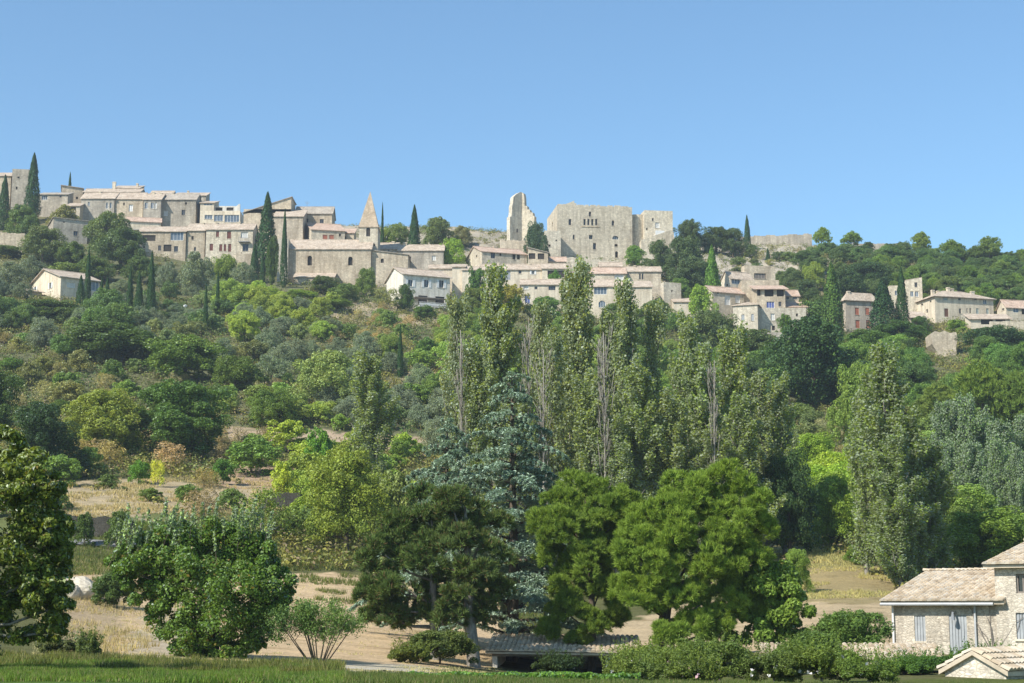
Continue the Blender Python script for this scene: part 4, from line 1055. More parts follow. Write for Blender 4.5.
m = MB(); m.box((qx, qy, qz), (qx+2.6, qy+2.2, qz+.2)); m.box((qx, qy, qz+.2), (qx+2.6, qy+.12, qz+1.15)); m.build('balcony', MATS['white_paint'], r)
outline_wall('x', None, None, [(641,262),(678,262),(676,246),(673.5,232),(671,230),(641,240)], 467, 3, 'castle_stone', 4, r)
house('x', None, None, 545, 561, 231.5, 262, 463, 0, 10, roof='flat', wall='castle_stone', lip=.3, wins=[(549.5,245.5,2.4,2.4,'slit'), (556.5,240,1.6,1.6,'slit')], base=r)
garden_wall('castle_wall', 'broken pale stone terrace wall at the foot of the castle keep', 554, 636, 257, 262, 274, 455, 2.0, 'castle_stone', 0, .9, 8)
# ruined tower: two standing walls meeting at a corner
r = outline_wall('ruined_tower', 'tall roofless ruined tower with a jagged broken top left of the castle', 'tower', [(522,243),(510,243),(510,216.5),(511.3,216.5),(512,211),(512,206),(513,203),(513.6,197),(516,194.5),(519,192.6),(520.5,192),(522,192.4)], 470, 1.6, 'castle_stone', 34, None, u_anchor=522)
outline_wall('x', None, None, [(522,243),(534.5,243),(534.3,216),(533,215.5),(532.6,212.4),(530.2,212.4),(529.8,209.6),(527.4,209.4),(527,206),(524.6,205.6),(524.2,197),(523.4,193.2),(522,192.4)], 470, 1.6, 'castle_stone', -22, r, u_anchor=522)
m = MB(); 
for z0 in (-3,): pass
o = P(517.2, 230.5, 468.0) - Vector(r.location); m.box((o.x-.22, o.y-.2, o.z-.5), (o.x+.22, o.y+.2, o.z+.5)); m.build('window', MATS['interior'], r)
garden_wall('ruined_wall', 'crumbling ruined wall on the rocks left of the jagged tower', 372, 424, 233, 231, 246, 505, 1.5, 'grey_stone', 0, 1.2, 11)
garden_wall('ruined_wall', 'low broken stone wall crossing the rocky ridge beside the jagged tower', 424, 508, 228, 236, 250, 500, 1.5, 'village_stone', 0, 1.6, 12)
garden_wall('ruined_wall', 'stone terrace wall between the porch and the ruined tower', 500, 546, 240, 242, 256, 458, 1.2, 'village_stone', 0, .8, 13)
garden_wall('ruined_wall', 'long ruined rampart on the skyline right of the lone cypress', 738, 812, 236.5, 234, 248, 522, 1.6, 'grey_stone', 0, .7, 14)
garden_wall('ruined_wall', 'straight grey rampart on the skyline above the brick shuttered house', 850, 909, 243, 244, 256, 522, 1.6, 'grey_stone', 0, .5, 15)
# ------------------------------------------------------------------ houses right of the castle
H_('stone_house', 'flat topped stone block with a wide louvred window, highest of the stepped houses', 'house', 745, 775, 266, 286, 420, 10, 7, uL=741, roof='flat', wall='village_stone', wins=[(760,276,12,5.4,'louvre')], lip=.2)
H_('stone_house', 'house with pale blue window and sunlit gable left of the louvred stone block', 'house', 730.5, 753, 278, 292, 414, 26, 8, uL=721, roof='gable', vr=271.5, wall='plaster_cream', wins=[(736,281,9,6,'blue')], lwins=[(727,285,2,2,'slit')])
H_('stone_house', 'wide plain stone wall house in the middle of the stepped group', 'house', 742, 779, 281, 306, 408, 0, 6, roof='flat', wall='village_stone', lip=.2)
H_('stone_house', 'low tiled house with two closed pale doors left of the stepped group', 'house', 713, 744, 291.5, 312, 404, 22, 8, uL=700, roof='gable', vr=286.5, wall='pale_stone', rmat='roof_tiles_pink', wins=[(727.5,300,6,10,'white'), (737.5,299,5,8,'white'), (718,292.8,2,2,'slit')])
r, f = H_('stone_house', 'house with an open upper loggia on pale columns and a blue door', 'house', 757, 785, 289, 313, 399, 0, 8, roof='shed', vr=286, wall='village_stone', rmat='roof_tiles_pink', wins=[(758.8,292.3,3.5,7,'darkdoor'), (769,292.5,9,8,'darkdoor'), (780.3,293,7,7,'darkdoor'), (770.5,305.5,8,8,'bluedoor'), (780,304,3,5,'dark')], over=.8)
H_('stone_house', 'small square house with a tiled hipped roof in front of the stepped group', 'house', 733.5, 757.5, 306, 334, 396, -18, 8, roof='hip', rise=1.3, wall='pale_stone', wins=[(743,318,3,7,'grey'), (752.5,317.5,2.6,7,'grey')])
H_('stone_house', 'stone house with a flat terrace roof and a dark doorway beside the small round tree', 'house', 757, 806, 309, 335, 397, 0, 8, roof='flat', wall='pale_stone', wins=[(772.8,317,4,7,'white'), (773.5,328,3,4.6,'darkdoor'), (797,315,2,3,'slit')], lip=.3)
H_('low_house', 'small low tiled house right of the open loggia', 'house', 786, 799, 296, 308, 405, 0, 6, roof='gable', vr=291, rmat='roof_tiles_pink', wins=[(787.5,298,3.4,2.6,'dark'), (795,298,4,2.4,'dark')])
H_('low_house', 'tiny tiled outbuilding at the right end of the stepped group', 'house', 785, 808, 307, 318, 400, 0, 5, roof='shed', vr=302.5, rmat='roof_tiles_pink', wall='plaster_cream')
garden_wall('retaining_wall', 'stone retaining wall below the house with the hipped roof', 748, 790, 331.5, 333, 354, 372, 18.0, 'grey_stone', 0, .4, 17)
r, f = H_('brick_shuttered_house', 'square pinkish house with four brick red shuttered windows', 'house', 846.5, 876, 300.5, 338, 398, 14, 9, uL=842.5, roof='hip', rise=2.0, wall='plaster_pink', wins=[(857,311.3,4.2,7.4,'brick'), (867.3,311.3,4.2,7.4,'brick'), (857.6,324,4.4,8,'brick'), (868.3,324,4.4,8,'brick')], chim=[(850,291,3)], over=.5)
H_('stone_tower', 'small square tower house with a slanting top behind the dark cypresses', 'tower', 906.5, 922, 280.5, 302, 412, 0, 8, roof='slopeR', rise=.7, over=.02, wall='pale_stone', wins=[(916,284.8,3,5,'dark'), (912,294,3.4,5.6,'blue'), (916.8,294,3.4,5.6,'blue')])
H_('stone_house', 'low wing with a bluish window left of the small slanting tower', 'house', 890, 907, 285.5, 302, 413, 0, 7, roof='flat', wall='pale_stone', wins=[(897,293,4,5,'blue')])
r, f = H_('farmhouse', 'large cream farmhouse with hipped roof, three chimneys and two rows of windows', 'house', 936, 993, 296.5, 330, 404, 16, 12, uL=912.5, roof='hip', rise=2.5, wall='plaster_cream', over=.6,
   wins=[(945.5,298.6,4.4,3.4,'green'), (959.6,298.5,2.8,3.4,'dark'), (975.5,298.5,2.8,3.4,'dark'), (985,300.8,4,7,'blue'), (946.4,312.6,4.4,8.4,'browndoor'), (960.2,311,2.4,5,'dark'), (967.2,310.5,1.4,5,'dark'), (970.4,310.5,1.6,5,'dark'), (977.5,311.3,3,6,'green'), (987.6,311.3,3,6,'green'), (960,322,10,5,'brick^')],
   lwins=[(922,304.5,2.2,1.6,'slit'), (927,311,1.6,3.6,'slit'), (930.5,301.5,1.6,2,'slit')], chim=[(944,289.5,3), (949,290,2.4), (959.5,286,3), (963.5,287,2.4), (983.5,288.5,4)])
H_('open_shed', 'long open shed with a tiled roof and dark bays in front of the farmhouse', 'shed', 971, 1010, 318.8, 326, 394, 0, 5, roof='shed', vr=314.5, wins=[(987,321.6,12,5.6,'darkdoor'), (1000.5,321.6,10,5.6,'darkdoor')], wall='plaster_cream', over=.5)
H_('open_shed', 'small lean-to shed with a dark opening left of the farmhouse', 'shed', 911, 927, 317.5, 332, 396, 0, 6, roof='shed', vr=312, wins=[(915.5,321.5,8,7,'darkdoor')], wall='village_stone', over=.4)
H_('stone_house', 'low house with a tiled verandah roof at the right edge beyond the farmhouse', 'house', 1007, 1044, 307, 326, 402, 14, 9, uL=997, roof='gable', vr=300.5, wall='plaster_cream', rmat='roof_tiles_pink', wins=[(1016,310,6,5,'blue'), (1024,311,5,7,'darkdoor')], lwins=[(1003,309,2,3,'dark')])
outline_wall('rock_wall', 'tall rough stone buttress below the large cream farmhouse', 'wall', [(938,376),(936,362),(937,352),(932,344),(931,334),(935,331),(940,332.5),(944,330.5),(950,333),(956,332),(958,338),(956,347),(957,358),(954,376)], 350, 5, 'village_stone')
garden_wall('garden_wall', 'low pale garden wall under the verandah house at the right edge', 990, 1040, 321, 322, 334, 390, .6, 'pale_stone', 0, .4, 20)
# ------------------------------------------------------------------ near buildings
r, f = H_('farm_building', 'near rubble stone farm building with clay tile roofs and grey shutters at lower right', 'house', 893.5, 998.5, 602.5, 666, 90, -35, 12, roof='gable', vr=575.5, wall='farm_stone', tiles=True, over=.42, rec=.16,
   wins=[(920,628.5,9.5,25,'grey'), (958.3,635.5,15,40,'greydoor')], foot=1.2)
# gutter and downpipes
for x in (.06, f['front'](975, 620)[0]):
    part_box(r, f, 'downpipe', (x, -.14, -.6), (x+.09, -.05, f['H']-.1), 'zinc' if x > 1 else 'white_paint')
m = MB(); m.tube([(-.4, -.50, f['H']-.09), (f['W']-.1, -.50, f['H']-.09)], [.08, .08], 8); m.build('gutter', MATS['zinc'], r)
x = f['front'](955, 612)[0]; m = MB(); m.box((x-.05, -.35, f['front'](955,611)[1]-.12), (x+.05, -.02, f['front'](955,611)[1]-.04)); m.tube([(x, -.33, f['front'](955,611)[1]-.1), (x, -.33, f['front'](955,617)[1]), (x, -.33, f['front'](955,620)[1])], [.05, .1, .13], 8); m.build('wall_lamp', MATS['metal_grey'], r)
r2, f2 = house('x', None, None, 998.5, 1120, 566.5, 668, f['front'](998.5, 600)[2], -35, 13, roof='gable', rise=1.25, wall='farm_stone', tiles=True, over=.42, rec=.2, wins=[(1022.5,583.5,11,19,'dark'), (1024,626,13,26,'grey')], foot=1.2, base=r)
g = random.Random(8); m = MB()      # bare vine on the wall
a, z, y = f['front'](996, 640)
base_p = Vector((a, -.06, z - 1))
for i in range(9):
    p = base_p.copy(); pts = [p.copy()]; dx = g.uniform(-.35, .35)
    for k in range(7): p += Vector((dx * g.uniform(.2, 1), g.uniform(-.02, .02), g.uniform(.3, .5))); p.y = min(-.04, max(-.12, p.y)); pts.append(p.copy()); dx += g.uniform(-.15, .15)
    m.tube(pts, [.03 - .0035 * k for k in range(8)], 4)
m.build('vine_stem', MATS['wood_grey'], r)
r, f = H_('long_shed', 'long low outbuilding with a sagging clay tile roof behind the flowering bushes', 'shed', 766, 940, 663, 690, 76, -8, 3.6, roof='shed', vr=648.5, wall='farm_stone', tiles=True, over=.25, wins=[(915,667,15,9,'darkdoor')], foot=1.5)
r, f = H_('well_house', 'small pale stone gabled hut with tiled roof in the bottom right corner', 'hut', 946, 1006, 672, 700, 62, -46, 7, roof='gablefront', rise=.62, wall='farm_stone', tiles=True, over=.16, foot=1.5)
# open barn under the pines
r = empty('open_barn', tuple(P(492, 676, 86)), math.radians(-4), 'open fronted barn with a mottled clay tile roof under the pines', 'barn')
O = Vector(r.location); S = scale_at(86); Wb = 140 / S; Hb = 1.2; ridge = 1.88
m = MB(); sl = [(-.3, -.5, Hb), (Wb+.3, -.5, Hb-.1), (Wb+.3, 4.5, ridge-.05), (-.3, 4.5, ridge+.05)]
m.slab(sl, (0, 0, -.1)); tile_slope(m, sl[0], sl[1], sl[3], sl[2], seed=9)
sl2 = [(-.3, 4.5, ridge+.05), (Wb+.3, 4.5, ridge-.05), (Wb+.3, 9, 1.2), (-.3, 9, 1.2)]; m.slab(sl2, (0, 0, -.1)); tile_slope(m, sl2[3], sl2[2], sl2[0], sl2[1], seed=10)
m.build('roof', MATS['canal_tiles'], r)
m = MB(); m.box((0, 8.4, -1), (Wb, 8.7, 1.1)); m.box((Wb-.3, .6, -1), (Wb, 8.3, Hb-.3)); m.build('back_wall', MATS['grey_stone'], r)
m = MB(); m.slab([(0, 0, Hb-.05), (.25, 0, Hb-.05), (.25, 8.3, Hb+.1), (0, 8.3, Hb+.1)], (0, 0, -2.4)); m.build('side_wall', MATS['plaster_white'], r)
for x in (.05, 60/S, 78/S, 113/S):
    m = MB(); m.box((x, -.1, -1), (x+.22, .14, Hb-.11)); m.build('post', MATS['plaster_white'], r)
m = MB(); m.box((0, -.12, Hb-.24), (Wb, .12, Hb-.112)); m.build('beam', MATS['wood_grey'], r)
# street lamp and pole
def pole(name, label, cat, u, Y, vt, r0=.06, mat='metal_grey', head=True):
    p = spot(u, Y); h = zrow(vt, Y) - p.z; e = empty(name, tuple(p), 0, label, cat)
    m = MB(); m.tube([(0,0,-.5), (0,0,h)], [r0*1.3, r0], 6); m.build('post', MATS[mat], e)
    if head:
        m = MB(); m.tube([(0,0,h-.35), (0,0,h-.05), (0,0,h+.25), (0,0,h+.4)], [.12,.42,.5,.1], 8); m.build('lamp_head', MATS['white_paint'], e)
    return e
pole('street_lamp', 'white globe street lamp among the bushes below the cypress row', 'lamp', 185, 366, 306.5)
for u, Y, vt, w in ((307, 459, 201.5, 1.2),):
    p = P(u, 209, Y); h = zrow(vt, Y) - p.z; e = empty('roof_aerial', tuple(p), 0, 'thin television aerial on the roof behind the nave', 'aerial')
    m = MB(); m.tube([(0,0,-1), (0,0,h)], [.05,.04], 5); m.tube([(-.7,0,h-.2), (.7,0,h-.2)], [.04,.04], 4); m.tube([(-.5,0,h-.6), (.5,0,h-.6)], [.04,.04], 4); m.build('mast', MATS['metal_grey'], e)
# rough bank wall by the road, its shade put into the colour, and pale boulders
garden_wall('bank_wall', 'shade-toned rough rubble bank wall behind the road on the left', 50, 132, 515, 519, 552, 144, 1.5, 'shaded_rubble', 4, 2.0, 23)
garden_wall('bank_wall', 'short dry stone wall above the small lane left of the yellow green tree', 262, 300, 494, 492, 506, 168, .8, 'shaded_rubble', 0, .8, 24)
def rock(label, u, v, Y, s, seed, mat='pale_stone'):
    import bmesh
    bm = bmesh.new(); bmesh.ops.create_icosphere(bm, subdivisions=3, radius=1)
    for w in bm.verts:
        k = 0.75 + 0.5 * float(vnoise(np.array([w.co.x*1.6+seed*3.1]), np.array([w.co.y*1.6]), np.array([w.co.z*1.6]))[0]); w.co = w.co * k; w.co.z *= .7
    me = bpy.data.meshes.new('boulder'); bm.to_mesh(me); bm.free(); me.materials.append(MATS[mat])
    o = link_mesh('boulder', me); p = spot(u, Y); o.location = (p.x, p.y, p.z + s*.3); o.scale = (s, s, s)
    tag(o, label, 'rock')
rock('large whitish boulder at the edge of the walnut tree on the left', 78, 583, 104, 1.3, 1)
rock('smaller whitish boulder left of the large one beside the walnut tree', 68, 588, 103, .9, 2)
# ------------------------------------------------------------------ plants
CYP = (0.022, 0.045, 0.018)
CG = 'cypresses standing in the village and on the slope'
for u, Y, vt, w, lab in [
 (3, 462, 175, 13, 'cypress cut by the left frame edge below the square tower'),
 (31.5, 470, 153, 15, 'tallest cypress on the skyline beside the square tower at the far left'),
 (69, 492, 172, 4.5, 'small thin cypress on the skyline behind the upper village roofs'),
 (87, 371, 247, 6.5, 'slender cypress rising in front of the detached gabled house'),
 (80, 368, 275, 9, 'short cypress touching the left corner of the detached gabled house'),
 (101, 371, 276, 4.5, 'very thin cypress at the right end of the detached gabled house'),
 (106, 350, 277, 8.5, 'cypress just right of the detached gabled house, lowest at its foot'),
 (129, 356, 266, 7.5, 'left cypress of the close trio right of the detached house'),
 (138, 353, 271, 9.5, 'middle and broadest cypress of the trio right of the detached house'),
 (150, 353, 251, 9.5, 'tallest cypress of the trio right of the detached house'),
 (205, 336, 283, 5.5, 'lone thin cypress below the retaining wall of the church'),
 (217, 366, 270, 5, 'tiny dark cypress between olive trees under the red shuttered house'),
 (254, 424, 243, 10, 'short cypress at the foot of the largest cypress left of the church'),
 (266, 436, 192.5, 21, 'largest and broadest cypress, left of the church nave'),
 (262, 414, 250, 5.5, 'very thin cypress in front of the retaining wall left of the church'),
 (283.5, 414, 209, 7.5, 'tall narrow cypress standing against the left end of the church'),
 (382, 462, 202.5, 3.8, 'thin distant cypress just right of the church spire'),
 (414, 458, 205, 13, 'cone shaped cypress on the skyline right of the church spire'),
 (747.5, 508, 215, 7, 'lone cypress on the skyline between castle and rampart'),
 (400, 300, 326, 6, 'small lone cypress on the slope below the white shuttered house'),
 (903, 388, 267, 13, 'tall dark cypress beside the small slanting tower'),
 (768, 480, 248, 5, 'small dark cypress on the rocky slope under the skyline rampart')]:
    plant('cypress_tree', lab, 'cypress', 'cypress', u, Y, vt, wpx=w, col=CYP, group=CG)
for u, Y, vt, w, c, lab in [
 (713, 412, 245, 18, (0.06, 0.11, 0.025), 'bright green ivy covered cone of foliage left of the stepped houses'),
 (833, 390, 262, 22, (0.045, 0.075, 0.02), 'broad mid green cypress with yellowing base left of the brick shuttered house'),
 (884, 388, 280, 27, (0.022, 0.045, 0.022), 'wide dark conifer right of the brick shuttered house')]:
    plant('cypress_tree', lab, 'conifer', 'cypress', u, Y, vt, wpx=w, col=c, group='broad conifers by the right hand houses')

DK, MD, YG, BR, OL, SG = (0.036, 0.058, 0.018), (0.065, 0.098, 0.024), (0.135, 0.155, 0.030), (0.115, 0.175, 0.028), (0.125, 0.145, 0.095), (0.10, 0.125, 0.06)
TREES = [
 ('oak_tree','broad',50,345,300,80,(0.05,.075,.03),'rounded dark olive green oak right below the detached gabled house'),
 ('oak_tree','broad',112,300,323,115,(0.045,.07,.026),'very broad dark oak in the middle of the left slope'),
 ('oak_tree','broad',185,285,336,85,MD,'mid green tree to the right of the very broad dark oak'),
 ('oak_tree','broad',235,278,356,60,(0.055,.08,.02),'dark green tree above the narrow strip field on the left slope'),
 ('broadleaf_tree','broadfine',176,216,382,104,(0.045,.078,.022),'dense dark green tree standing behind the dry grass terrace'),
 ('broadleaf_tree','broadfine',103,213,388,92,(0.11,.13,.03),'yellowish green tree left of the dense dark tree by the terrace'),
 ('conifer','broadfine',40,188,402,80,(0.022,.04,.018),'very dark shaggy tree behind the near walnut tree'),
 ('broadleaf_tree','broadfine',-12,215,370,60,DK,'dark tree cut by the left frame edge on the slope'),
 ('broadleaf_tree','broad',328,272,350,78,(0.12,.15,.065),'pale sage green rounded tree left of the lone poplar'),
 ('broadleaf_tree','broadfine',272,248,388,58,MD,'small green tree between the dark tree and the pale sage tree'),
 ('bush','shrub',139,186,460,26,(0.06,.12,.02),'bright upright bush on the dry grass terrace'),
 ('sapling','wispy',157,184,459,15,(0.26,.27,.05),'yellow leaved sapling on the dry grass terrace'),
 ('bush','shrub',223,190,459,30,(0.045,.09,.02),'dark green rounded bush at the right of the dry terrace'),
 ('bush','shrub',318,206,428,46,(0.06,.12,.02),'deep green bushes in front of the narrow strip field'),
 ('bush','shrub',283,180,461,32,(0.17,.2,.035),'yellow green round bush below the strip field'),
 ('bush','shrub',252,204,438,64,(0.075,.12,.03),'wide green shrub clump below the dense dark tree'),
 ('broadleaf_tree','broadfine',346,150,448,100,(0.105,.13,.030),'large yellow green tree beside the lane left of the dark pines'),
 ('broadleaf_tree','broadfine',318,160,478,60,(0.11,.15,.032),'lower yellow green tree left of the large yellow green one'),
 ('bush','wispy',262,146,486,72,(0.09,.12,.035),'thin loose shrub above the mulberry bush on the bank'),
 ('bush','shrub',395,160,470,50,(0.10,.12,.05),'grey green brush at the foot of the lone poplar'),
 ('oak_tree','broad',812,288,318,100,(0.024,.046,.020),'largest dark oak below the stepped houses'),
 ('broadleaf_tree','broadfine',790,152,450,68,(0.026,.046,.022),'dark bluish tree at the edge of the right hand terrace'),
 ('broadleaf_tree','broadfine',838,162,476,66,(0.095,.135,.027),'bright yellow green tree beside the dark bluish tree'),
 ('broadleaf_tree','broadfine',860,238,364,60,(0.085,.12,.034),'pale yellow green tree behind the right hand poplars'),
 ('pine_tree','pinefar',985,255,360,76,(0.075,.105,.026),'bright green rounded pine on the right slope'),
 ('pine_tree','pinefar',1022,250,372,60,(0.065,.095,.026),'green pine cut by the right frame edge on the slope'),
 ('pine_tree','pinefar',940,262,382,60,(0.08,.105,.032),'pale green low pine left of the bright rounded pine'),
 ('bush','broadfine',992,146,508,120,(0.075,.112,.026),'large rounded green bush behind the farm building roof'),
 ('bush','broadfine',950,160,492,90,(0.068,.095,.03),'mid green bush left of the large rounded one behind the farm'),
 ('oak_tree','broad',994,345,326,66,(0.026,.05,.024),'dark rounded oak below the farmhouse sheds'),
 ('oak_tree','broad',899,362,322,66,(0.035,.065,.022),'dark green tree in front of the farmhouse left of the stone buttress'),
 ('oak_tree','broad',868,352,330,66,(0.05,.085,.024),'mid green tree below the brick shuttered house'),
 ('oak_tree','broad',750,330,330,70,(0.055,.075,.035),'grey green tree below the hipped roof house'),
 ('oak_tree','broad',712,350,310,54,(0.06,.08,.038),'olive green tree above the poplars left of the hipped roof house'),
 ('oak_tree','broad',685,440,236,48,(0.042,.062,.032),'dark oak on the hill just right of the castle, beneath its tower'),
 ('oak_tree','broad',660,446,240,34,(0.045,.065,.032),'oak directly below the right block of the castle'),
 ('oak_tree','broad',692,432,256,44,(0.042,.062,.034),'lower dark oak between the castle and the stepped houses'),
 ('oak_tree','broad',690,485,220,32,(0.04,.058,.026),'skyline oak touching the right corner of the castle'),
 ('oak_tree','broad',716,490,227,36,(0.04,.058,.026),'skyline oak between the castle and the lone cypress'),
 ('oak_tree','broad',733,488,228,30,(0.04,.058,.028),'skyline oak immediately left of the lone cypress'),
 ('bush','broad',635,455,245,24,(0.07,.12,.03),'bright green shrub at the foot of the curved castle wall'),
 ('oak_tree','broad',108,436,212,48,(0.065,.085,.035),'round grey green tree in front of the upper village houses'),
 ('oak_tree','broad',120,420,228,62,(0.045,.066,.028),'large dark green tree below the ruined lower row house'),
 ('oak_tree','broad',42,424,226,52,(0.07,.088,.038),'olive green tree left of the grey lean-to house'),
 ('bush','broad',22,450,205,36,(0.06,.09,.03),'green bushes between the two left hand cypresses'),
 ('bush','shrub',63,462,205,34,(0.10,.10,.04),'brownish garden bushes on the terrace under the blue glazed house'),
 ('olive_tree','olive',196,392,252,44,OL,'large silvery olive tree below the red shuttered house'),
 ('olive_tree','olive',168,396,262,36,(0.09,.11,.07),'grey olive tree left of the large silvery one'),
 ('bush','broad',225,404,255,34,(0.09,.12,.03),'yellowish green tree right of the large silvery olive'),
 ('olive_tree','olive',243,398,262,30,OL,'silvery olive tree under the largest cypress'),
 ('olive_tree','olive',12,392,262,46,(0.10,.12,.075),'grey green olive trees at the left edge above the porch'),
 ('broadleaf_tree','broad',536,452,222,27,(0.038,.06,.042),'dark bluish pine growing between ruined tower and castle'),
 ('broadleaf_tree','broad',452,446,238,34,(0.115,.17,.03),'bright green tree on the hill left of the sunlit gable house'),
 ('bush','broad',437,470,218,38,(0.075,.095,.04),'dull green tree on the skyline right of the cone cypress'),
 ('bush','broad',398,470,223,24,(0.085,.11,.045),'loose green tree between the spire and the cone cypress'),
 ('bush','broad',386,466,228,20,(0.11,.14,.04),'yellowish green bush right behind the bell tower'),
 ('bush','broad',462,476,226,24,(0.11,.11,.07),'dry brownish bush on the skyline rocks'),
 ('bush','broad',272,420,236,16,DK,'dark shrub pressed between the cypresses left of the church'),
 ('bush','broad',324,414,276,32,(0.045,.065,.022),'dark shrub growing against the church wall below its roof'),
 ('bush','broad',366,414,268,26,(0.07,.10,.03),'green tree in front of the church wall near the tower'),
 ('bush','broad',405,398,284,22,(0.04,.065,.022),'dark rounded tree at the corner of the white shuttered house'),
 ('bush','shrub',476,404,268,24,(0.04,.075,.02),'ivy mass hanging over the ivy covered house'),
 ('bush','shrub',555,417,270,18,(0.045,.09,.02),'green creeper over the dark loggia at the row end'),
 ('bush','broad',545,394,296,40,(0.055,.10,.025),'green bushes below the two storey house with the blue door'),
 ('bush','broad',510,392,285,36,(0.13,.12,.025),'orange tinted green tree left of the blue door house'),
 ('bush','broad',473,396,288,36,(0.07,.09,.025),'dark green trees under the ivy covered house'),
 ('bush','shrub',786,392,314,18,(0.05,.085,.022),'small round topiary tree on the terrace of the stepped houses'),
 ('pine_tree','pinefar',822,512,227,20,(0.10,.14,.03),'bright pine on the skyline right of the ruined rampart'),
 ('pine_tree','pinefar',852,512,231,22,(0.09,.13,.03),'bright pine on the skyline left of the straight rampart'),
 ('pine_tree','pinefar',922,510,232,22,(0.10,.13,.03),'bright pine on the skyline just right of the straight rampart'),
 ('pine_tree','pinefar',952,502,239,26,(0.09,.125,.03),'yellowish pine on the right skyline above the farmhouse'),
 ('pine_tree','pinefar',990,500,236,30,(0.08,.11,.035),'tall forked pine on the right skyline'),
 ('pine_tree','pinefar',976,498,245,24,(0.06,.085,.03),'darker pine left of the forked pine on the skyline'),
 ('pine_tree','pinefar',1022,500,249,16,(0.09,.125,.03),'bright pine at the right end of the skyline'),
 ('oak_tree','broad',868,440,262,52,(0.026,.046,.022),'dark oak behind the brick shuttered house'),
 ('oak_tree','broad',848,430,268,40,(0.03,.05,.022),'dark oak left above the brick shuttered house'),
 ('broadleaf_tree','broad',815,444,262,24,(0.11,.14,.035),'yellow green tree on the slope right of the stepped houses'),
 ('fruit_tree','broadfine',797,131,549,30,(0.09,.13,.035),'small round fruit tree standing in the right hand field'),
 ('fruit_tree','broadfine',858,146,543,26,(0.06,.10,.02),'small dark green tree on the terrace above the right field'),
 ('bush','shrub',84,140,512,30,(.04,.06,.02),'dark bush hanging on the rubble bank wall at left'),
 ('bush','shrub',118,141,510,34,(.05,.075,.025),'green bush over the right end of the rubble bank wall'),
 ('bush','shrub',188,172,484,34,(.06,.095,.028),'low green bush in the middle of the dry grass terrace'),
 ('bush','shrub',150,170,488,30,(.07,.10,.03),'small green bush near the front edge of the dry grass terrace'),
 ('bush','shrub',232,170,488,40,(.065,.095,.03),'green bush at the right end of the dry grass terrace'),
 ('bush','wispy',205,186,468,36,(.15,.12,.07),'reddish brown twiggy shrub behind the dry grass terrace'),
 ('bush','shrub',108,180,474,26,(.06,.085,.028),'small bush at the left end of the dry grass terrace'),
 ('bush','broad',70,424,242,40,(0.06,.085,.03),'green bush under the wall of the grey lean-to house'),
 ('bush','broad',92,404,256,44,(0.055,.08,.028),'green bush behind the roof of the detached gabled house'),
 ('bush','broad',140,404,256,36,(0.05,.075,.028),'dark bush between the big oak and the olive trees'),
 ('olive_tree','olive',32,402,256,40,(0.09,.11,.07),'grey green olive above the gable of the detached house'),
 ('bush','shrub',66,400,262,40,(0.075,.10,.035),'low green bushes just above the detached house roof'),
 ('bush','broad',8,430,246,40,(0.055,.08,.03),'green bush at the left edge under the retaining wall'),
 ('bush','broad',300,398,290,40,(0.10,.145,.03),'bright green bush below the church lean-to'),
 ('bush','broad',268,392,288,36,(0.115,.15,.03),'yellowish bush beneath the largest cypress group'),
 ('bush','broad',345,402,284,34,(0.07,.10,.035),'green bush at the foot of the church nave'),
 ('bush','wispy',388,398,288,30,(0.11,.12,.06),'thin pale shrub left of the white shuttered house'),
 ('bush','broad',330,388,300,44,(0.085,.125,.03),'green bush on the slope under the arched church windows'),
 ('bush','broad',425,388,306,30,(0.055,.09,.025),'green shrub below the terrace of the white shuttered house'),
 ('bush','broad',620,392,302,40,(0.06,.09,.03),'green bush right under the arched door house'),
 ('bush','broad',655,396,300,40,(0.055,.085,.028),'dark green bush under the plain pale block'),
 ('bush','broad',580,392,308,30,(0.065,.10,.03),'green bush left under the arched door house'),
 ('bush','broad',700,446,262,40,(0.06,.08,.035),'low oak on the rocks above the ivy covered cone'),
 ('bush','shrub',812,402,300,40,(0.05,.085,.028),'green bush at the right end of the stepped houses'),
 ('bush','shrub',700,400,284,36,(0.10,.15,.03),'bright green hedge slope left of the ivy covered cone'),
 ('bush','broad',920,386,316,24,(0.04,.07,.025),'dark green bush between the lean-to shed and the farmhouse stairs'),
 ('bush','shrub',958,388,320,30,(0.08,.12,.03),'light green hedge before the farmhouse arch'),
]
for nm, kd, u, Y, vt, w, c, lab in TREES:
    c = (c[0] * 1.28, c[1] * 1.22, c[2] * 1.15)
    cat = {'bush': 'bush', 'conifer': 'tree', 'pine_tree': 'pine', 'oak_tree': 'oak', 'olive_tree': 'olive tree', 'sapling': 'sapling'}.get(nm, 'tree')
    plant(nm, lab, cat, kd, u, Y, vt, wpx=w, col=c)

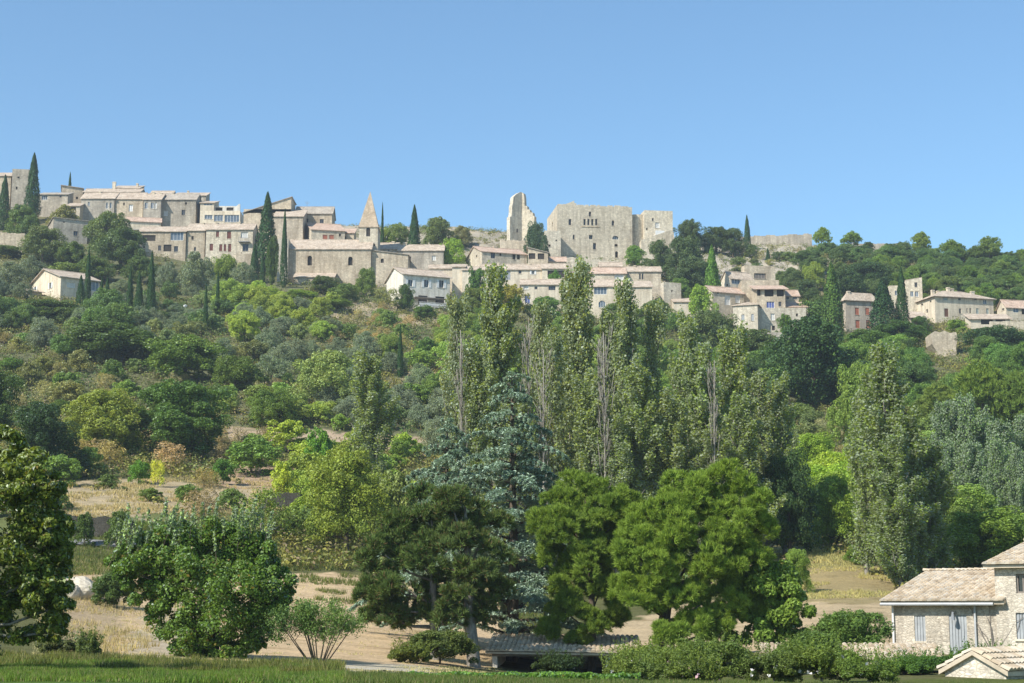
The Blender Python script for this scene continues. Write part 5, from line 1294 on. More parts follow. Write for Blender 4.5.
# poplars
PC = (0.125, 0.145, 0.055)
POP = [  # u, Y, top row, width px, variant, colour, label
 (455,158,292,34,4,(0.131,0.138,0.075),'thin half bare poplar at the left end of the poplar wood'),
 (492,156,272,50,0,PC,'tall full poplar at the left of the wood, in front of the ivy covered house'),
 (474,150,345,46,1,(0.119,0.138,0.050),'shorter poplar in front of the left end of the wood'),
 (575,158,268,52,2,(0.125,0.138,0.056),'tallest poplar of the wood, its tip beside the arched door house'),
 (556,150,335,46,3,(0.125,0.138,0.062),'thin poplar with grey twigs left of the tallest poplar'),
 (590,149,375,50,1,PC,'lower poplar in front of the tallest one'),
 (630,158,288,46,0,(0.125,0.144,0.062),'tall poplar directly below the right block of the castle'),
 (656,160,300,38,4,(0.131,0.144,0.069),'light pale topped poplar right of the one below the castle'),
 (644,149,372,50,2,(0.125,0.150,0.056),'lower leafy poplar in the middle of the wood'),
 (690,158,318,44,1,(0.125,0.150,0.053),'poplar whose tip points at the plain pale block'),
 (706,154,350,46,0,(0.125,0.156,0.050),'leafy poplar right of the middle of the wood'),
 (680,149,398,50,2,PC,'low front poplar with tan leaves right of the middle'),
 (735,158,334,46,2,(0.125,0.150,0.050),'poplar below the hipped roof house'),
 (765,156,372,44,3,(0.119,0.138,0.050),'slim poplar second from the right end of the wood'),
 (785,157,378,38,1,(0.131,0.156,0.050),'pointed poplar at the right end of the wood'),
 (745,149,398,50,0,(0.125,0.150,0.050),'low full poplar in front of the right end of the wood'),
 (608,162,310,36,3,(0.125,0.138,0.069),'narrow grey twigged poplar between two tall ones'),
 (540,162,300,36,4,(0.125,0.138,0.069),'ragged poplar behind the cedar top'),
 (520,149,400,46,1,(0.112,0.131,0.050),'low poplar hidden behind the blue cedar'),
 (712,148,430,46,3,(0.106,0.125,0.044),'lowest poplar rising right behind the big bright pine'),
 (620,147,420,46,1,(0.112,0.138,0.050),'low poplar behind the gap between the two bright pines'),
 (371,190,356,44,2,(0.138,0.163,0.062),'lone poplar standing apart at the end of the strip field'),
 (895,138,350,58,0,(0.106,0.131,0.044),'tallest poplar of the right hand group'),
 (868,141,392,36,2,(0.125,0.156,0.056),'paler slim poplar at the left of the right hand group'),
 (915,136,412,50,1,(0.094,0.119,0.040),'dark lower poplar in front of the right hand group'),
 (934,138,450,42,2,(0.088,0.119,0.037),'shortest poplar at the right of the right hand group'),
 (902,134,440,50,0,(0.106,0.138,0.044),'front poplar of the right hand group reaching the field edge'),
]
for u, Y, vt, w, va, c, lab in POP:
    plant('poplar_tree', lab, 'poplar', 'poplar', u, Y, vt, wpx=w * 1.24, col=(c[0]*1.25, c[1]*1.25, c[2]*1.2), variant=va, group='poplars' )
for i, (u, Y, vt, w, lab) in enumerate([(527,155,318,18,'bare dead grey poplar behind the tip of the cedar'), (606,147,332,22,'tallest bare dead poplar in the middle of the wood'), (462,149,330,16,'bare grey poplar at the left end of the wood'), (545,148,350,20,'leafless twiggy poplar left of the tallest poplar'), (716,147,360,14,'thin bare poplar trunk near the right of the wood'), (599,152,340,14,'bare poplar standing close behind the tallest dead one')]):
    p = spot(u, Y); h = zrow(vt, Y) - p.z
    e = empty('dead_poplar', tuple(p), i * 1.3, lab, 'dead tree', 'dead poplars in the wood')
    dead_poplar(100 + i, h, w / scale_at(Y, p.z), 52).build('trunk', MATS['dead_wood'], e, True)
# silver poplars on the right
for s in range(2):
    V, m = poplar_parts(160+s, 11, 6.0, 0.24, 1.7, 0.1, 80)
    me = np_mesh('crown', V, 4, MATS['leaf_silver']); PROTO.setdefault('silver', []).append((me, m.mesh('trunk', MATS['dead_wood'], True), 11, 6.0))
for u, Y, vt, w, lab in [(950,210,405,46,'silvery white poplar left most of the pale clump on the right'), (973,206,400,44,'tall silvery poplar next to the left of the pale clump'), (1003,200,424,48,'broad silver grey poplar in the middle of the pale clump'), (1024,204,420,40,'silver grey poplar cut by the right frame edge'), (975,186,446,44,'lower grey green poplar in front of the pale clump'), (1001,180,446,34,'whitest young poplar in front of the pale clump'), (1020,178,452,34,'pale young poplar at the right frame edge'), (948,188,446,40,'grey green poplar at the lower left of the pale clump')]:
    plant('silver_poplar', lab, 'poplar', 'silver', u, Y, vt, wpx=w, col=(0.10, 0.145, 0.065), group='silvery poplars on the right slope')

# ---- near trees, each with a crown of its own
def near(name, label, cat, V, nper, tm, u, Y, mat, bk, col, group=None, dx=0):
    p = spot(u, Y); r = empty(name, tuple(p), 0, label, cat, group)
    c = link_mesh('crown', np_mesh('crown', V, nper, MATS[mat]), r); c.color = (*col, 1)
    if tm: tm.build('trunk', MATS[bk], r, True)
    return r, c
# blue cedar
p = spot(512, 92); hC = zrow(366, 92) - p.z
V, m = cedar_parts(5, hC, 9.8, 2800, 0.2)
near('cedar_tree', 'tall blue grey cedar with layered drooping branches in the centre', 'cedar', V, 4, m, 512, 92, 'leaf_cedar', 'bark_brown', (0.175, 0.215, 0.215))
V, m = cedar_parts(6, zrow(418, 97) - spot(448, 97).z, 8.5, 2200, 0.2)
near('cedar_tree', 'lower blue grey cedar behind the dark pines, left of the tall one', 'cedar', V, 4, m, 446, 97, 'leaf_cedar', 'bark_brown', (0.165, 0.205, 0.20))
def lob(pts, u0, Y, base_z, dy=None, seed=1):
    """lobes from (column, row, radius in px, depth offset in m) around a trunk standing in column u0"""
    g = np.random.default_rng(seed); p0 = spot(u0, Y); C, R = [], []
    for (u, v, rp, dd) in pts:
        if v < 560: v += 7
        q = P(u, v, Y + dd); s = rp / scale_at(Y + dd, q.z)
        C.append((q.x - p0.x, dd, q.z - p0.z)); R.append((s * 0.98, s * 1.02, s * 0.88))
    return C, R
# two dark pines
def limb_tree(p0, C, rad, h, seed, lean=(0, 0)):
    m = MB(); g = random.Random(seed); top = Vector((lean[0], lean[1], h))
    pts = [Vector((0, 0, -.6)), Vector((0, 0, 0)), top * .3 + Vector((g.uniform(-.15, .15), 0, 0)), top * .6, top * .95]
    m.tube(pts, [rad*1.5, rad*1.15, rad*.9, rad*.6, rad*.1], 9)
    for c in C:
        c = Vector(c); t = max(.2, min(.85, (c.z / h) * .75)); s = top * t
        mid = s.lerp(c, .5) + Vector((0, 0, -.08 * (c - s).length)); m.tube([s, mid, c], [rad*.36, rad*.22, .03], 6)
    return m
D1 = [(400,520,22,0),(428,505,26,.5),(385,548,24,-.6),(415,545,28,1.2),(378,580,20,0),(372,598,16,-.8),(402,585,26,-.9),(430,560,26,-1),(445,590,22,.6),(418,612,20,.4),(390,618,18,-.4),(440,530,22,.8),(372,615,11,.4)]
C, R = lob(D1, 436, 84, 0)
V = pine_crown(21, C, R, 17, 34, 0.28, 0.05)
p = spot(436, 84); near('pine_tree', 'dark green pine with a grey trunk, left one of the pair beside the barn', 'pine', V, 3, limb_tree(p, C, .22, 7.6, 3, (-.3, 0)), 436, 84, 'leaf_pine_dry', 'bark_grey', (0.054, 0.078, 0.028), 'dark pines beside the barn')
D2 = [(462,510,26,0),(485,525,24,.8),(455,545,26,-.9),(482,560,26,-.5),(465,585,24,-1.2),(492,592,20,.2),(470,612,20,.7),(448,615,17,-.6),(452,498,16,0)]
C, R = lob(D2, 474, 83, 0)
V = pine_crown(22, C, R, 16, 34, 0.28, 0.05)
near('pine_tree', 'dark pine with brown dead needles, right one of the pair beside the barn', 'pine', V, 3, limb_tree(p, C, .30, 8.4, 4, (-.5, 0)), 474, 83, 'leaf_pine_dry', 'bark_grey', (0.058, 0.078, 0.029), 'dark pines beside the barn')
# bright Aleppo pines
A1 = [(626,498,18,.3),(628,530,18,.5),(560,505,26,0),(585,492,26,.6),(608,502,24,-.5),(548,522,18,-.8),(575,525,28,-1),(602,530,26,.4),(555,552,20,.3),(588,558,28,-.9),(612,560,22,.8),(570,585,22,-.2),(600,590,22,.2),(565,612,18,-1),(590,625,17,-1.2),(612,615,16,.2),(618,520,18,1),(578,640,10,-.8),(548,630,11,-.6)]
C, R = lob(A1, 592, 88, 0)
V = pine_crown(23, C, R, 32, 40, 0.24, 0.036, 0.5)
near('pine_tree', 'bright green rounded pine, smaller of the two in the centre foreground', 'pine', V, 3, limb_tree(p, C, .2, 8.2, 5), 592, 88, 'leaf_pine', 'bark_brown', (0.098, 0.134, 0.030), 'bright green pines behind the flowering bushes')
A2 = [(690,492,28,0),(718,482,26,.6),(748,496,24,.2),(665,508,26,-.5),(640,520,22,.4),(700,515,32,-1.3),(735,520,30,-.9),(758,522,20,.5),(662,538,26,-1.2),(630,542,18,-.2),(692,550,32,-1.8),(728,552,28,-1.2),(752,548,20,.2),(650,570,26,-1.8),(625,575,16,-.5),(622,590,16,-.8),(680,580,28,-1.4),(712,582,26,-1),(742,580,20,.2),(660,600,22,-1.6),(640,596,20,-1.2),(700,605,24,-1.5),(728,608,20,-.5),(690,625,18,-1.6),(670,635,14,-1.8),(716,630,16,-1),(750,605,14,.4)]
C, R = lob(A2, 652, 84, 0)
V = pine_crown(24, C, R, 32, 40, 0.24, 0.036, 0.5)
near('pine_tree', 'largest bright green rounded pine in the right centre foreground', 'pine', V, 3, limb_tree(p, C[::1], .34, 7.4, 6, (1.6, 0)), 652, 84, 'leaf_pine', 'bark_brown', (0.108, 0.148, 0.031), 'bright green pines behind the flowering bushes')
# mixed broadleaf right of the pine
V = broad_crown(91, 5.0, 4.2, 0.17, 10, 12, 240, 0.02)
near('broadleaf_tree', 'loose yellow green tree leaning out right of the largest bright pine', 'tree', V, 4, trunk_mb(3, 5, .12, .2, 1.6), 770, 84, 'leaf_broad', 'bark_brown', (0.095, 0.135, 0.03))
# the big mulberry-like bush of the left foreground, pale shoots standing out of its top
hb, wb = zrow(528, 70) - spot(208, 70).z, 5.9
M1 = [(208,560,42,0),(165,560,34,.2),(140,575,26,-.4),(250,560,32,.3),(270,585,24,0),(190,590,40,-1),(235,595,38,-.8),(215,625,36,-.9),(190,640,26,-.3),(245,635,26,.2),(130,555,20,.3),(122,580,12,0),(225,545,34,.6),(185,545,30,.6),(275,605,16,-.4),(230,655,20,0),(175,620,26,-.5),(150,600,20,-.3),(260,600,26,-.3),(205,530,30,.4),(165,538,24,.3),(200,655,20,-.2),(160,600,18,-.2),(262,550,22,.4),(150,545,20,.4),(240,540,22,.5)]
C, R = lob(M1, 215, 70, 0); C, R = np.array(C), np.array(R); R[:, 2] *= 1.0
g = np.random.default_rng(31); c, r = subs(g, C, R, 13, (.28, .5), .9, -.9)
pp, d = shell(g, c, r, 360, .35); V = leaf_quads(g, pp, d*.8 + g.normal(size=d.shape)*.8 + np.array([0,0,.3]), .125, .7)
sh = []; shm = MB()
for i in range(74):
    u = g.uniform(112, 272); v0 = g.uniform(520, 552) + abs(u-205)*.06; q = np.array(P(u, v0, 70 + g.uniform(-1, 1.5))) - np.array(spot(215, 70)); L = g.uniform(.5, 1.35)
    dv = unit(np.array([[g.uniform(-.15, .45), g.uniform(-.2,.2), 1.0]]))[0]; k = 90
    t = g.random(k)[:, None]; cc = q + dv * L * t + rdir(g, k) * .055; sh.append(leaf_quads(g, cc, rdir(g, k) + dv*.5, .13, .5))
    shm.tube([tuple(q - dv*.5), tuple(q + dv*L)], [.010, .005], 3)
r_, c_ = near('mulberry_bush', 'large spreading leafy bush with pale upright shoots in the left foreground', 'bush', V, 4, limb_tree(p, C[:12], .16, 3.6, 12), 215, 70, 'leaf_walnut', 'bark_brown', (0.066, 0.105, 0.024))
o = link_mesh('young_shoots', np_mesh('young_shoots', np.concatenate(sh), 4, MATS['leaf_silver']), r_); o.color = (0.16, 0.21, 0.11, 1)
shm.build('shoot_stems', MATS['bark_brown'], r_)
# small many stemmed tree beside it
p0 = spot(318, 69); S = scale_at(69, p0.z); m = MB(); g = random.Random(4); tips = []
for i in range(13):
    a = -1.0 + 2.0 * i / 12; top = Vector(((a * 34 + g.uniform(-4, 4)) / S * 1.1, g.uniform(-.8, .8), g.uniform(36, 58) / S)); mid = top * .5 + Vector((top.x * .1, 0, -.05))
    m.tube([(a*.12, 0, -.3), tuple(mid), tuple(top)], [.034, .022, .01], 5); tips.append(top)
    for k in range(2): q = mid.lerp(top, g.random()); e2 = q + Vector((g.uniform(-.35, .35), g.uniform(-.3, .3), g.uniform(.2, .5))); m.tube([tuple(q), tuple(e2)], [.018, .006], 4); tips.append(e2)
g2 = np.random.default_rng(41); C = np.array([tuple(t) for t in tips] + [(-1.5, .2, 1.3), (-1.9, 0, 1.6), (-1.1, .3, 1.75), (-1.5, -.2, .95), (-2.2, .2, 1.2), (-.5, 0, 1.9)]); R = np.full((len(C), 3), .56) * np.array([1.1, 1.1, .8])
pp, d = shell(g2, C, R, 300, .6, .1); V = leaf_quads(g2, pp, d + g2.normal(size=d.shape)*.9, .10, .4)
r = empty('small_tree', tuple(p0), 0, 'small fan shaped tree with many bare thin stems right of the leafy bush', 'tree')
c = link_mesh('crown', np_mesh('crown', V, 4, MATS['leaf_broad']), r); c.color = (0.075, 0.115, 0.045, 1); m.build('stems', MATS['bark_brown'], r, True)
# the near walnut cut by the left frame
W1 = [(-60,470,60,0),(0,480,46,.2),(20,475,34,-.4),(40,500,30,0),(-10,520,52,-.6),(35,535,34,.3),(52,520,22,-.3),(0,570,46,-.3),(40,575,34,-.1),(58,560,20,.2),(48,610,26,-.2),(20,620,34,.3),(-20,620,40,0),(52,632,14,-.1),(8,445,24,.2),(50,480,16,.1),(62,545,14,-.1),(-70,560,70,.5),(-60,640,50,.4),(40,590,26,-.5),(60,590,14,.1)]
C, R = lob(W1, -30, 42, 0); C, R = np.array(C), np.array(R); g = np.random.default_rng(51)
c, r = subs(g, C, R, 13, (.26, .46), .8, -.9)
pp, d = shell(g, c, r, 230, .5); dn = np.tile([0, 0, -1.0], (len(pp), 1)); V = leaf_quads(g, pp, d*.8 + g.normal(size=d.shape)*.6 + np.array([0,-.2,.3]), .125, .48, .2, along=dn, alongw=.35)
near('walnut_tree', 'close dark leaved walnut tree with yellowing leaves cut by the left frame edge', 'tree', V, 4, limb_tree(p, C[:14], .16, 5.2, 14), -30, 42, 'leaf_walnut', 'bark_grey', (0.092, 0.112, 0.026))
# flowering bushes along the bottom, hedge and shrubs
def sprays(root, seed, h, w, n, L, mat, col, leaf=.08):
    g = np.random.default_rng(seed + 900); out = []
    for i in range(n):
        a = g.uniform(0, 6.28); q = math.sqrt(g.random()) * w * .46; z = h * math.sqrt(max(.05, 1 - (2*q/w)**2)) * .82
        dv = unit(np.array([[math.cos(a)*.35 + g.normal()*.15, math.sin(a)*.35 + g.normal()*.15, 1.0]]))[0]; k = 30; t = g.random(k)[:, None]
        out.append(leaf_quads(g, np.array([q*math.cos(a), q*math.sin(a), z]) + dv * L * g.uniform(.5, 1.2) * t + rdir(g, k)*.045, rdir(g, k) + dv*.4, leaf, .4))
    o = link_mesh('young_shoots', np_mesh('young_shoots', np.concatenate(out), 4, MATS[mat]), root); o.color = (*col, 1)
def blossom(root, seed, h, w, n, col):
    g = np.random.default_rng(seed); a = g.uniform(0, 6.28, n); q = np.sqrt(g.random(n)) * w / 2 * .95
    z = h * np.sqrt(np.clip(1 - (q / (w/2))**2, .02, 1)) * g.uniform(.6, 1.02, n)
    c = np.stack([q*np.cos(a), q*np.sin(a), z], -1); k = np.repeat(np.arange(n), 5)
    V = leaf_quads(g, c[k] + rdir(g, len(k))*.05, rdir(g, len(k)), .10, .8); me = np_mesh('blossom', V, 4, MATS[col]); link_mesh('blossom', me, root)
paint('petal_pink', (0.66, 0.42, 0.44), 0.7); paint('petal_white', (0.80, 0.76, 0.72), 0.7)
for i, (u, Y, vt, w, c, bl, lab) in enumerate([
 (655,60,646,72,(0.088,0.114,0.029),'petal_pink','flowering shrub with pink blossoms at the right end of the open barn'),
 (715,58,640,76,(0.083,0.109,0.034),'petal_pink','tallest pink flowering shrub under the largest bright pine'),
 (690,54,662,60,(0.078,0.100,0.029),'petal_pink','low pink flowering shrub between the two taller ones'),
 (775,57,654,56,(0.078,0.100,0.034),'petal_white','shrub with white blossoms in front of the long outbuilding, left one'),
 (822,57,648,66,(0.083,0.109,0.029),'petal_white','shrub with white blossoms covering the middle of the long outbuilding'),
 (868,55,664,50,(0.078,0.109,0.029),'petal_white','low flowering shrub below the outbuilding roof, nearest the dark opening'),
 (632,56,660,48,(0.093,0.119,0.039),'petal_white','pale small leaved shrub hiding the end post of the barn')]):
    p = spot(u, Y); h = zrow(vt, Y) - p.z; wd = w / scale_at(Y, p.z)
    V = broad_crown(200+i, h, wd * 1.25, 0.09, 10, 12, 260, 0.0, flat=1.15, asp=.4, rand=1.0)
    r, c_ = near('flowering_shrub', lab, 'shrub', V, 4, trunk_mb(i, h, .05, .1, wd*.4, 6), u, Y, 'leaf_broad', 'bark_grey', c, 'flowering shrubs along the bottom')
    blossom(r, i, h, wd * 1.15, 30, bl); sprays(r, i, h, wd * 1.2, 80, .75, 'leaf_broad', c)
for i, (u, Y, vt, w, c, lab) in enumerate([
 (850,82,610,86,(.072,.11,.034),'feathery green bush at the left corner of the farm building'),
 (815,74,632,60,(.065,.095,.028),'mid green bush left of the feathery one beside the farm building'),
 (790,70,642,40,(.07,.10,.03),'small bush at the left end of the long outbuilding'),
 (440,80,630,76,(.07,.085,.028),'dull green bush under the dark pines left of the barn'),
 (410,78,646,44,(.075,.09,.025),'small yellowish bush at the foot of the leaning pine trunk'),
 (905,64,664,60,(.05,.09,.022),'green creeper bush in front of the outbuilding opening'),
 (925,66,656,70,(.045,.085,.02),'green climbing plant on the low wall before the farm building'),
 (985,70,648,70,(.055,.10,.02),'leafy creeper above the gabled hut in the corner'),
 (560,80,655,50,(.03,.045,.018),'dark shrub standing before the open front of the barn'),
 (60,62,640,46,(.08,.085,.04),'weedy bush below the near walnut tree'),
 (110,100,572,44,(.06,.085,.03),'bush on the bank beside the whitish boulders'),
 (88,60,636,24,(.07,.09,.04),'small weed clump between walnut and leafy bush')]):
    p = spot(u, Y); h = max(.5, zrow(vt, Y) - p.z); wd = w / scale_at(Y, p.z)
    V = broad_crown(300+i, h, wd, 0.12, 9, 12, 200, 0.0, flat=1.1, asp=.5, rand=.9)
    r, c_ = near('bush', lab, 'bush', V, 4, trunk_mb(i+50, h, .05, .1, wd*.3, 5), u, Y, 'leaf_broad', 'bark_brown', c)
    sprays(r, i + 40, h, wd, 46, .55, 'leaf_broad', c)
# vine row / hedge across the bottom
g = np.random.default_rng(77); n = 90000
uu = g.uniform(318, 640, n); zz = g.random(n); Yh = np.where(g.random(n) < .5, 50 + g.uniform(-.5, .5, n), g.uniform(43, 50, n))
top = 673.5 + 3.0 * (vnoise(uu * .09, uu * 0) - .5) + np.clip((400 - uu) * .05, 0, 5)
zt = np.array([zrow(t, 50) for t in top]) - np.clip(50 - Yh - .5, 0, 9) * .02 - (Yh < 49.4) * .12; xs = (uu - 512) / FPX * (Yh * CP + zt * SP)
pz = zt - 1.1 * (1 - zz ** .5); pp = np.stack([xs, Yh + (vnoise(xs*2, pz*2)-.5)*.5, pz], -1); o0 = spot(470, 50); pp -= np.array(o0)
hd = link_mesh('hedge', np_mesh('hedge', leaf_quads(g, pp, rdir(g, n) + np.array([0,-.3,.5]), .09, .8), 4, MATS['leaf_walnut']), None, o0); hd.color = (0.07, 0.125, 0.028, 1)
tag(hd, 'low leafy vine row crossing the bottom of the picture before the barn', 'hedge')

# ---- the many wild bushes and trees of the slopes
HOUSE_LINE = [(-40,262),(28,262),(30,304),(100,304),(110,262),(140,258),(205,268),(250,270),(290,288),(384,290),(388,312),(450,312),(465,296),(520,312),(585,318),(620,318),(660,303),(698,312),(733,335),(790,335),(812,322),(845,338),(880,338),(910,330),(935,350),(960,338),(1010,328),(1060,328)]
CLEAR = [[(60,575),(120,575),(240,572),(380,570),(500,590),(500,668),(300,690),(60,690)], [(755,544),(830,546),(880,566),(905,584),(895,650),(755,650)], [(60,482),(140,476),(300,490),(300,516),(60,520)], [(-60,520),(260,520),(280,560),(-60,560)],
         [(228,428),(430,434),(430,455),(360,450),(228,444)], [(225,470),(300,470),(300,492),(215,486)]]
PAL = [  # u, v, [(kind, colour, weight)]
 (60,330,[('oak_tree','broad',(.05,.075,.028),2),('olive_tree','olive',(.10,.115,.075),1),('bush','shrub',(.07,.09,.04),2)]),
 (20,280,[('olive_tree','olive',(.10,.12,.08),3),('bush','shrub',(.07,.10,.035),2)]),
 (15,370,[('bush','shrub',(.10,.10,.045),2),('bush','wispy',(.14,.12,.07),1),('bush','shrub',(.055,.085,.025),2)]),
 (180,320,[('bush','shrub',(.085,.10,.055),3),('olive_tree','olive',(.10,.12,.08),2),('bush','shrub',(.06,.085,.035),2)]),
 (270,315,[('bush','shrub',(.15,.19,.032),3),('bush','broad',(.12,.15,.035),3),('olive_tree','olive',(.115,.13,.09),1)]),
 (270,360,[('bush','wispy',(.13,.125,.09),2),('bush','shrub',(.085,.10,.055),2),('olive_tree','olive',(.12,.135,.095),2)]),
 (250,410,[('bush','shrub',(.10,.13,.04),2),('bush','wispy',(.14,.12,.08),1),('bush','shrub',(.06,.085,.03),2)]),
 (380,320,[('bush','shrub',(.10,.125,.04),2),('bush','wispy',(.16,.125,.08),3),('bush','shrub',(.06,.085,.03),2)]),
 (400,390,[('bush','shrub',(.085,.12,.035),2),('olive_tree','olive',(.115,.135,.10),3),('bush','shrub',(.07,.09,.045),1)]),
 (450,370,[('bush','broad',(.10,.13,.035),2),('bush','shrub',(.075,.11,.03),2)]),
 (60,470,[('bush','shrub',(.07,.10,.03),2),('bush','wispy',(.15,.12,.07),1)]),
 (200,470,[('bush','shrub',(.065,.10,.03),2),('bush','wispy',(.16,.12,.085),2)]),
 (330,480,[('bush','shrub',(.12,.15,.03),2),('bush','shrub',(.09,.12,.03),2)]),
 (300,550,[('bush','shrub',(.055,.07,.025),2),('bush','wispy',(.10,.10,.045),1)]),
 (520,350,[('bush','broad',(.11,.125,.03),2),('bush','broad',(.06,.09,.025),2)]),
 (650,340,[('bush','broad',(.06,.09,.028),2),('bush','broad',(.09,.12,.035),1)]),
 (820,290,[('oak_tree','broad',(.05,.07,.032),3),('bush','shrub',(.075,.095,.045),2)]),
 (760,255,[('bush','shrub',(.06,.078,.04),3),('bush','wispy',(.12,.11,.07),1)]),
 (900,280,[('oak_tree','broad',(.045,.066,.028),3),('oak_tree','broad',(.06,.085,.032),2),('pine_tree','pinefar',(.075,.105,.03),1)]),
 (1000,280,[('oak_tree','broad',(.05,.072,.03),3),('pine_tree','pinefar',(.07,.10,.03),1)]),
 (860,380,[('oak_tree','broad',(.06,.09,.026),2),('oak_tree','broad',(.035,.06,.022),1),('bush','shrub',(.08,.11,.03),1)]),
 (960,360,[('oak_tree','broad',(.055,.088,.026),2),('bush','shrub',(.085,.12,.035),1)]),
 (830,440,[('bush','shrub',(.085,.105,.045),3),('bush','wispy',(.14,.13,.09),2)]),
 (850,500,[('bush','broad',(.12,.16,.028),2),('bush','shrub',(.09,.115,.05),1)]),
 (980,480,[('bush','shrub',(.075,.105,.035),2),('bush','shrub',(.10,.13,.05),1)]),
 (970,540,[('bush','shrub',(.10,.135,.032),2),('bush','broad',(.075,.11,.03),1)]),
]
TONE = lambda c: 'pale grey green' if c[2] > .07 else 'bright yellow green' if c[0] > .1 and c[1] > .14 else 'brownish' if c[0] > c[1] * .98 else 'dark green' if c[1] < .08 else 'mid green'
NM = {'oak_tree': ('rounded oak', 'oak'), 'olive_tree': ('feathery olive tree', 'olive tree'), 'bush': ('wild bush', 'bush'), 'pine_tree': ('small pine', 'pine'), 'dry_shrub': ('thin twiggy shrub', 'shrub'), 'broadleaf_tree': ('leafy young tree', 'tree')}
PLACES = [(-60,262,60,345,'beside the detached gabled house on the left'), (60,262,165,345,'around the cypress trio'), (165,262,300,345,'below the church and its cypresses'), (300,280,460,345,'under the white shuttered house'), (460,280,640,440,'behind the poplar wood'), (640,280,800,440,'behind the right of the poplar wood'),
 (-60,345,130,440,'around the very broad dark oak'), (130,345,250,440,'around the dense dark tree'), (250,345,360,440,'around the pale sage tree'), (360,345,470,470,'beside the lone poplar'), (-60,440,160,580,'on the left terrace'), (160,440,300,580,'near the lane on the left'), (300,440,460,600,'around the large yellow green tree'),
 (640,215,740,280,'on the rocks right of the castle'), (740,215,850,280,'on the rocks under the ruined rampart'), (740,280,850,330,'right of the stepped houses'), (850,215,945,285,'on the hilltop below the straight rampart'), (945,215,1080,310,'on the hill above the farmhouse'), (850,285,1080,345,'around the farmhouse'),
 (800,345,900,440,'around the largest dark oak'), (900,345,1080,400,'below the farmhouse buttress'), (900,400,1080,500,'among the silvery poplars'), (790,440,900,560,'in the dip between the two poplar groups'), (900,500,1080,620,'behind the farm building'), (300,215,640,280,'on the castle hill')]
def place_of(u, v):
    for a, b, c, d, s in PLACES:
        if a <= u < c and b <= v < d: return s
    return None
g = random.Random(2024); taken = []; count = {}; tries = 0; CAP = {'bush': 245, 'oak_tree': 210, 'olive_tree': 90, 'pine_tree': 40, 'dry_shrub': 120, 'broadleaf_tree': 120}
GT = np.array([[a[0], a[1]] for a in PAL])
NT = 14000; gg = np.random.default_rng(2024); zz_ = gg.random(NT) < .8
CU = np.where(zz_, gg.uniform(-20, 1045, NT), gg.uniform(650, 1045, NT)); CY = np.where(zz_, 150 + 245 * gg.random(NT) ** .8, gg.uniform(415, 520, NT))
CX, CZ = spots(CU, CY)
while tries < NT - 1:
    tries += 1
    u, Y = CU[tries], CY[tries]
    if 440 < u < 800 and 150 < Y < 215: continue
    p = Vector((CX[tries], Y, CZ[tries])); pu, pv = uv_of(*p)
    if 926 < u < 962 and 262 < Y < 345: continue
    if any(bool(inpoly(np.array([u]), np.array([pv]), q)[0]) for q in CLEAR): continue
    w = GT - np.array([u, pv]); j = int(np.argmin((w[:, 0] * .6) ** 2 + w[:, 1] ** 2 + np.array([g.uniform(0, 900) for _ in PAL])))
    opts = PAL[j][2]; k = g.choices(opts, [o[3] for o in opts])[0]; nm, kd, c = k[:3]
    if kd == 'wispy': nm = 'dry_shrub'
    elif nm == 'bush' and kd == 'broad': nm = 'broadleaf_tree'
    if count.get(nm, 0) >= CAP[nm]: continue
    hgt = {'broad': g.uniform(4.0, 7.5), 'shrub': g.uniform(2.2, 4.6), 'wispy': g.uniform(2, 3.8), 'olive': g.uniform(3.5, 5.5), 'pinefar': g.uniform(5, 8)}[kd]
    wid = hgt * {'broad': g.uniform(1.0, 1.35), 'shrub': g.uniform(1.2, 1.7), 'wispy': g.uniform(1, 1.5), 'olive': g.uniform(1.1, 1.4), 'pinefar': g.uniform(.75, 1)}[kd]
    if Y > 415: hgt *= .8; wid *= .9
    top = uv_of(p.x, p.y, p.z + hgt)[1]
    line = np.interp(u, [a for a, b in HOUSE_LINE], [b for a, b in HOUSE_LINE])
    if Y < 415 and top < line - 1: continue
    if Y >= 415 and (u < 678 or (700 < u < 812 and pv > 262 and Y < 430) or top < np.interp(u, [650, 700, 745, 810, 850, 910, 1045], [236, 236, 238, 238, 239, 240, 250])): continue
    if 690 < u < 850 and pv < 305 and g.random() < .4: continue
    if any((p.x-q[0])**2 + (p.y-q[1])**2 < ((wid + q[2]) * .27) ** 2 for q in taken): continue
    if Y >= 385 and Y < 415 and top < line + 2: continue
    pl = place_of(u, (pv + top) / 2)
    if pl is None: continue
    taken.append((p.x, p.y, wid)); count[nm] = count.get(nm, 0) + 1
    v = g.uniform(1.1, 1.75); c2 = (c[0]*v*g.uniform(.9, 1.12), c[1]*v, c[2]*v*g.uniform(.85, 1.1))
    size = 'small ' if hgt < 2.4 else 'large ' if hgt > 5.6 else ''
    plant(nm, f'{size}{TONE(c)} {NM[nm][0]} {pl}', NM[nm][1], kd, u, Y, hgt=hgt, wid=wid, col=c2, group=f'{size}{TONE(c)} {NM[nm][0]} plants {pl}')
print('FILLERS', count)

